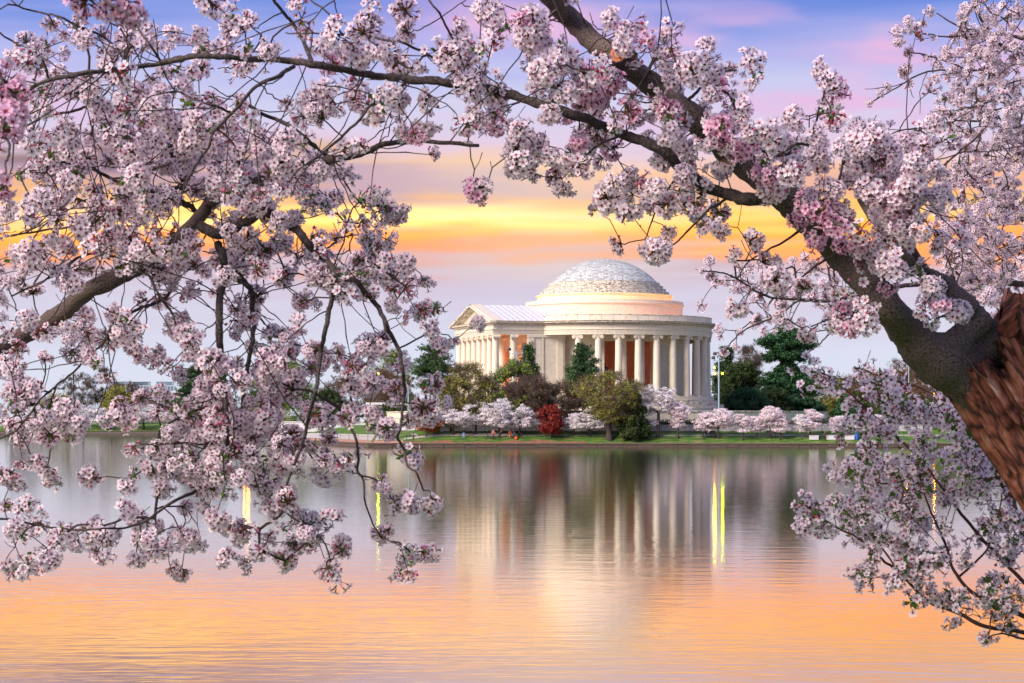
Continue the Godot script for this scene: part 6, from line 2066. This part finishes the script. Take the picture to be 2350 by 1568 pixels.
	make_blossom(L, R, S, Q)


func make_broken_trunk(R: Near) -> void:
	# weathered, split, reddish wood: ridges run along the trunk, the top is torn
	var mb := MB.new()
	var axis := smooth_path([W(2960, 1830, 10.0), W(2790, 1560, 10.0), W(2625, 1310, 10.0), W(2450, 1050, 9.93), W(2350, 905, 9.90), W(2216, 706, 9.88)], 0.02)
	var ang := 200
	var rg := FastNoiseLite.new()
	rg.seed = 9
	rg.frequency = 1.0
	rg.fractal_octaves = 2
	var k := axis.size()
	for i in k:
		var u := float(i) / (k - 1)
		var t := (axis[mini(i + 1, k - 1)] - axis[maxi(i - 1, 0)]).normalized()
		var side := t.cross(Vector3.BACK).normalized()
		var front := side.cross(t)
		for j in ang + 1:
			var a := TAU * j / ang
			var c := Vector2(cos(a), sin(a))
			var twist := u * 0.2
			var ridge := absf(rg.get_noise_3d(cos(a + twist) * 3.0, sin(a + twist) * 3.0, u * 0.7))
			var fine := rg.get_noise_3d(cos(a + twist) * 7.5, sin(a + twist) * 7.5, u * 1.6)
			var gouge := smoothstep(0.25, 0.6, rg.get_noise_3d(cos(a + twist) * 1.7 + 20.0, sin(a + twist) * 1.7, u * 3.0))
			var r := lerpf(0.32, 0.27, u) * (1.0 - 0.30 * ridge + 0.10 * fine - 0.26 * gouge)
			# the torn top: each splinter ends at its own height
			var cutoff := 0.925 + 0.035 * c.x + 0.05 * rg.get_noise_2d(cos(a) * 2.2 + 50.0, sin(a) * 2.2) + 0.025 * rg.get_noise_2d(cos(a) * 9.0, sin(a) * 9.0)
			var at := axis[i]
			if u > cutoff:
				at = axis[int(cutoff * (k - 1))]
				r *= maxf(0.0, 1.0 - (u - cutoff) * 14.0)
				at -= t * (u - cutoff) * 0.5
			var nn := side * c.x + front * c.y
			mb.p(at + nn * r, nn, Vector2(float(j) / ang, u))
	for i in k - 1:
		for j in ang:
			var a := i * (ang + 1) + j
			mb.quad(a, a + 1, a + ang + 2, a + ang + 1)
	# true normals of the ridged surface
	var acc := PackedVector3Array()
	acc.resize(mb.v.size())
	for i in range(0, mb.x.size(), 3):
		var fnrm := (mb.v[mb.x[i + 2]] - mb.v[mb.x[i]]).cross(mb.v[mb.x[i + 1]] - mb.v[mb.x[i]])
		for e in 3:
			acc[mb.x[i + e]] += fnrm
	for i in k:
		var s := acc[i * (ang + 1)] + acc[i * (ang + 1) + ang]
		acc[i * (ang + 1)] = s
		acc[i * (ang + 1) + ang] = s
	for i in acc.size():
		mb.n[i] = acc[i].normalized() if acc[i].length() > 1e-12 else mb.n[i]
	var o := part("broken_trunk", mb.mesh(), M.rotten_wood, R.o, -R.o.position)
	o.set_meta("label", "torn, split, reddish dead wood of the trunk")
	# the living wood: where the two limbs part, and down the dead trunk's side to the ground, one skin
	var bones := []
	for q in [[2030, 699, 9.68, 70], [2077, 752, 9.70, 74], [2115, 800, 9.74, 86], [2158, 836, 9.78, 100], [2245, 900, 9.84, 88], [2330, 1012, 9.92, 70], [2450, 1160, 10.0, 80], [2700, 1500, 10.0, 130], [2930, 1840, 10.0, 190], [-1, 0, 0, 0], [2126, 628, 9.84, 36], [2170, 659, 9.84, 40], [2214, 700, 9.82, 44], [2246, 742, 9.80, 54], [2200, 785, 9.78, 60], [2150, 820, 9.77, 80], [2215, 840, 9.84, 90], [2285, 800, 9.88, 80], [2262, 750, 9.86, 50]]:
		bones.append([W(q[0], q[1], q[2]), q[3] / 2.0 / F * 9.8])
	var upper := []
	var lower := []
	for i in bones.size() - 1:
		if i == 8 or i == 9:
			continue
		var b := [bones[i][0], bones[i + 1][0], bones[i][1], bones[i + 1][1]]
		if i < 5 or i > 9:
			upper.append(b)
		if i >= 5 and i < 9:
			lower.append(b)
	for set_of in [[upper, 0.014], [lower, 0.022]]:
		var fork: ArrayMesh = surface_nets(set_of[0], set_of[1], 0.05)
		var arr := fork.surface_get_arrays(0)
		var fv: PackedVector3Array = arr[Mesh.ARRAY_VERTEX]
		var fnn: PackedVector3Array = arr[Mesh.ARRAY_NORMAL]
		for i in fv.size():
			var q := fv[i] * 700.0
			fv[i] += fnn[i] * (fn.get_noise_3dv(q) * 0.012 + absf(fn.get_noise_3dv(q * 2.6)) * -0.010)
		arr[Mesh.ARRAY_VERTEX] = fv
		var fm := ArrayMesh.new()
		fm.add_surface_from_arrays(Mesh.PRIMITIVE_TRIANGLES, arr)
		var fo := part("living_trunk", fm, M.fork_bark, R.o, -R.o.position)
		fo.set_meta("label", "living bark where the two limbs part beside the dead wood")


func make_blossom(L: Near, R: Near, S: Near, Q: Near) -> void:
	# left tree: its crown over the left half and the hanging twigs at the bottom
	blobs(L, "mix", 10.1, 0.75, [[150, 130, 150, 90, 0.8], [330, 150, 150, 110, 0.8], [110, 230, 120, 60, 0.6], [330, 260, 190, 90, 1.1], [60, 400, 70, 120, 0.9], [200, 400, 130, 100, 1.15], [400, 360, 170, 110, 1.15], [560, 330, 150, 100, 1.15], [120, 530, 130, 90, 1.0], [300, 520, 150, 90, 1.1], [500, 480, 130, 80, 1.0], [650, 420, 120, 90, 1.1], [760, 410, 70, 80, 1.0], [60, 640, 80, 70, 0.95], [170, 600, 90, 50, 0.7], [330, 590, 120, 60, 1.0], [520, 580, 110, 60, 1.1], [640, 560, 90, 50, 0.9], [700, 600, 80, 60, 0.95], [800, 600, 90, 90, 1.1], [850, 560, 50, 50, 1.0], [760, 680, 60, 60, 0.7], [890, 660, 70, 50, 0.8], [950, 720, 60, 50, 0.9], [590, 680, 70, 60, 0.8], [100, 740, 110, 50, 0.9], [240, 720, 60, 60, 0.6], [350, 730, 90, 50, 0.7], [50, 840, 70, 60, 0.9], [200, 790, 90, 50, 0.7], [350, 790, 90, 40, 0.8], [450, 790, 60, 60, 0.7], [570, 790, 80, 60, 0.9], [700, 790, 60, 40, 0.6], [830, 770, 70, 70, 0.8]], 1.5)
	blobs(L, "mix", 9.85, 0.5, [[70, 920, 90, 70, 0.85], [170, 960, 110, 46, 0.9], [330, 930, 70, 40, 0.5], [440, 880, 80, 70, 0.95], [560, 900, 90, 90, 1.05], [660, 860, 70, 80, 0.9], [770, 850, 80, 60, 0.8], [870, 850, 60, 50, 0.6], [60, 1010, 60, 50, 0.6], [420, 980, 80, 60, 0.95], [520, 1020, 120, 90, 1.15], [650, 960, 70, 80, 0.95], [760, 960, 70, 60, 0.85], [840, 960, 50, 60, 0.6], [680, 1060, 80, 60, 1.0], [600, 1100, 120, 60, 1.0], [350, 1060, 90, 40, 0.6], [780, 1060, 60, 50, 0.7], [420, 1110, 90, 50, 0.8], [50, 1180, 60, 50, 1.0], [60, 1270, 60, 44, 1.1], [185, 1240, 70, 70, 0.95], [320, 1220, 90, 50, 0.95], [370, 1290, 60, 36, 0.7], [460, 1190, 60, 60, 0.8], [560, 1240, 60, 70, 0.9], [660, 1200, 90, 60, 1.0], [760, 1240, 40, 60, 0.7]], 1.85)
	for q in [[35, 1095], [118, 1100], [210, 1100], [900, 905], [880, 985], [940, 1050], [985, 945], [990, 893], [870, 1120], [910, 1165], [880, 1225], [945, 1270], [975, 1150], [935, 1150], [975, 1278], [922, 1305], [755, 1308], [650, 1290], [440, 1238], [300, 1108], [20, 1080], [100, 1060], [1100, 430], [1095, 440], [705, 685], [700, 745], [1085, 755], [1040, 780], [1010, 800], [985, 940], [1010, 935], [950, 965], [903, 480], [890, 470], [870, 470], [845, 465], [920, 595], [940, 650], [970, 640], [1000, 715], [980, 700], [905, 485]]:
		for i in (2 if q[0] < 1000 else 1):
			one(L, "mix", q[0] + rng.randf_range(-14, 14), q[1] + rng.randf_range(-12, 12), 9.7 + rng.randf_range(-0.2, 0.2))
	# the close sprays at the upper left, a few metres off
	branch(L, "branch", M.twig_bark, [-260, 330, -120, 240, -20, 300, 20, 330, 10, 400], 5.4, 4.9, 10, 4)
	branch(L, "branch", M.twig_bark, [-160, 60, 60, -40, 200, -20, 260, 14, 300, 36], 5.4, 4.9, 10, 4)
	for q in [[10, 190], [34, 215], [8, 255], [30, 262], [6, 300], [10, 420], [196, 2], [236, 12], [280, 2], [300, 26]]:
		one(L, "pink", q[0], q[1], 5.3 + rng.randf_range(-0.2, 0.2))

	# right tree
	blobs(R, "mix", 9.3, 0.45, [[590, 70, 60, 50, 0.7], [510, 110, 70, 50, 0.7], [600, 150, 60, 30, 0.6], [760, 115, 60, 40, 0.9], [865, 75, 34, 40, 1.3], [950, 80, 36, 36, 0.8], [830, 135, 60, 30, 0.9], [900, 140, 60, 30, 0.8], [1050, 120, 70, 50, 0.9], [1060, 170, 80, 40, 0.8], [1100, 230, 70, 50, 0.9], [780, 230, 90, 50, 0.8], [880, 240, 70, 50, 0.8], [700, 240, 60, 40, 0.6], [960, 300, 40, 30, 0.6], [900, 315, 60, 26, 0.5], [1150, 300, 60, 50, 0.9], [1210, 340, 60, 50, 1.0]], 1.8)
	blobs(R, "mix", 9.35, 0.5, [[1215, 60, 60, 60, 1.2], [1240, 150, 70, 60, 1.1], [1320, 170, 80, 40, 0.9], [1370, 220, 90, 40, 1.1], [1290, 230, 60, 40, 0.8], [1480, 260, 90, 50, 1.1], [1570, 310, 90, 50, 1.1], [1650, 350, 60, 40, 0.7], [1370, 330, 70, 50, 0.9], [1290, 350, 60, 50, 0.9], [1230, 360, 50, 50, 0.8], [1265, 430, 34, 26, 0.8], [1360, 460, 46, 26, 0.9], [1430, 486, 26, 22, 1.0], [1440, 400, 70, 50, 0.7], [1530, 420, 70, 70, 0.9], [1600, 460, 60, 50, 0.9], [1515, 550, 36, 42, 1.1], [1445, 565, 24, 20, 1.0], [1640, 510, 50, 40, 0.7]], 1.8)
	blobs(R, "mix", 9.25, 0.4, [[1430, 95, 34, 24, 0.9], [1525, 115, 52, 46, 1.2], [1600, 140, 40, 36, 1.0], [1660, 190, 40, 36, 1.1], [1710, 160, 40, 26, 1.0], [1560, 190, 50, 36, 0.7], [1680, 290, 50, 60, 1.1], [1760, 330, 50, 50, 1.1], [1840, 350, 70, 50, 1.1], [1800, 410, 60, 50, 1.0], [1980, 330, 60, 50, 1.1], [2050, 380, 80, 70, 1.1], [1960, 420, 70, 50, 1.0], [2110, 440, 60, 70, 1.0], [2150, 330, 50, 60, 0.8], [2030, 480, 80, 40, 1.0], [2080, 570, 80, 60, 1.0], [2020, 590, 50, 40, 0.8], [1955, 710, 46, 54, 1.2], [2165, 710, 50, 44, 1.0], [2140, 650, 30, 30, 0.7], [1900, 480, 50, 50, 0.8], [1935, 750, 30, 24, 0.6], [2000, 350, 60, 40, 0.7], [1790, 390, 50, 40, 0.7], [2060, 440, 70, 60, 0.8]], 2.2)
	blobs(R, "pink", 9.15, 0.25, [[1890, 510, 60, 60, 1.3], [1740, 380, 40, 50, 0.9], [1360, 200, 60, 30, 0.8], [2035, 650, 24, 18, 1.0], [2160, 700, 40, 30, 0.7], [1520, 110, 40, 34, 0.6], [1700, 300, 30, 40, 0.5], [1960, 540, 40, 40, 0.8]], 1.3)
	for q in [[1405, 42], [1395, 48], [1890, 160], [1905, 190], [1915, 205], [1898, 250], [1912, 262], [1822, 270], [1835, 278], [1695, 700], [1780, 640], [1800, 728], [1845, 665], [1855, 765], [1690, 590], [1720, 560], [1105, 432], [1095, 440], [1750, 600], [1105, 20], [1290, 120], [685, 15], [690, 50], [485, 6], [930, 25], [1125, 30], [1775, 610]]:
		one(R, "mix", q[0], q[1], 9.25 + rng.randf_range(-0.15, 0.15))

	# leafy shoots below the broken trunk
	blobs(S, "shoot", 10.8, 0.4, [[1894, 872, 30, 38, 1.2], [1985, 868, 40, 34, 1.2], [2050, 905, 50, 34, 1.1], [2100, 915, 60, 50, 1.1], [1930, 915, 40, 26, 0.8], [2000, 1000, 66, 50, 1.1], [2190, 960, 60, 44, 1.1], [2250, 1010, 50, 50, 0.9], [2060, 1100, 80, 56, 1.2], [1960, 1080, 40, 40, 0.9], [2170, 1090, 60, 60, 1.0], [2270, 1090, 60, 60, 1.1], [2130, 1010, 50, 40, 0.7], [1876, 1195, 40, 40, 1.2], [1950, 1170, 60, 40, 1.2], [2010, 1195, 70, 60, 1.3], [2090, 1180, 50, 50, 0.9], [2040, 1290, 70, 60, 1.3], [2110, 1330, 70, 56, 1.2], [1990, 1300, 30, 40, 0.8], [2265, 1240, 70, 60, 0.9], [2330, 1200, 40, 70, 0.9], [2200, 1390, 80, 36, 0.8], [2300, 1360, 50, 60, 0.9], [2320, 1420, 40, 30, 0.9], [2160, 1270, 40, 40, 0.5], [2272, 1465, 22, 14, 1.0]], 1.75, 0.055)
	for i in 6:
		one(S, "shoot", 1846 + i * 9, 1160 + i * 8, 10.7)

	# the farther tree
	blobs(Q, "mix", 20.0, 1.2, [[2290, 60, 90, 90, 1.0], [2220, 130, 70, 80, 0.9], [2300, 200, 80, 90, 1.05], [2210, 250, 60, 60, 0.7], [2280, 340, 90, 90, 1.1], [2230, 450, 100, 90, 1.15], [2310, 520, 70, 110, 1.15], [2240, 590, 90, 90, 1.1], [2300, 670, 70, 60, 1.0], [2180, 640, 50, 40, 0.7], [2180, 300, 40, 40, 0.5], [2190, 540, 60, 60, 0.9], [1790, 640, 130, 70, 0.35], [1850, 700, 90, 60, 0.35], [1740, 700, 70, 50, 0.3], [1900, 650, 70, 60, 0.4], [1950, 690, 60, 40, 0.3], [1680, 640, 60, 30, 0.3]], 1.7, 0.1)
	for q in [[2132, 25], [2085, 50], [2092, 68], [2062, 73], [2063, 92], [2115, 55], [2140, 85], [2085, 120], [2123, 130], [2085, 150], [2075, 165], [2083, 190], [2145, 180], [2035, 200], [2020, 213], [1997, 236], [2160, 255], [2150, 135], [1612, 622], [1628, 600], [1645, 650], [1650, 755], [1655, 770], [1690, 792], [1662, 808], [1735, 730], [1755, 760], [1840, 740], [1790, 750], [1870, 760], [1610, 700], [1700, 760]]:
		one(Q, "mix", q[0], q[1], 19.5)

	var kinds := {"mix": ["ball", "half", "half", "ball", "few", "half", "shoot"]}
	grow(L, M.twig_bark, 0.0021, 1.06, kinds, {"twigs": "dark thin twigs that carry the blossom"}, 300)
	grow(R, M.twig_bark, 0.0021, 1.14, {"mix": ["ball", "ball", "half", "shoot", "half", "half", "few", "ball", "pink"]}, {"twigs": "dark thin twigs along the arch and the limbs"}, 150)
	grow(S, M.red_stem, 0.0019, 1.22, {}, {"twigs": "thin reddish twigs of the leafy shoots"}, 20)
	grow(Q, M.twig_bark, 0.0030, 1.1, kinds, {"twigs": "fine dark twigs of the farther tree"}, 60)
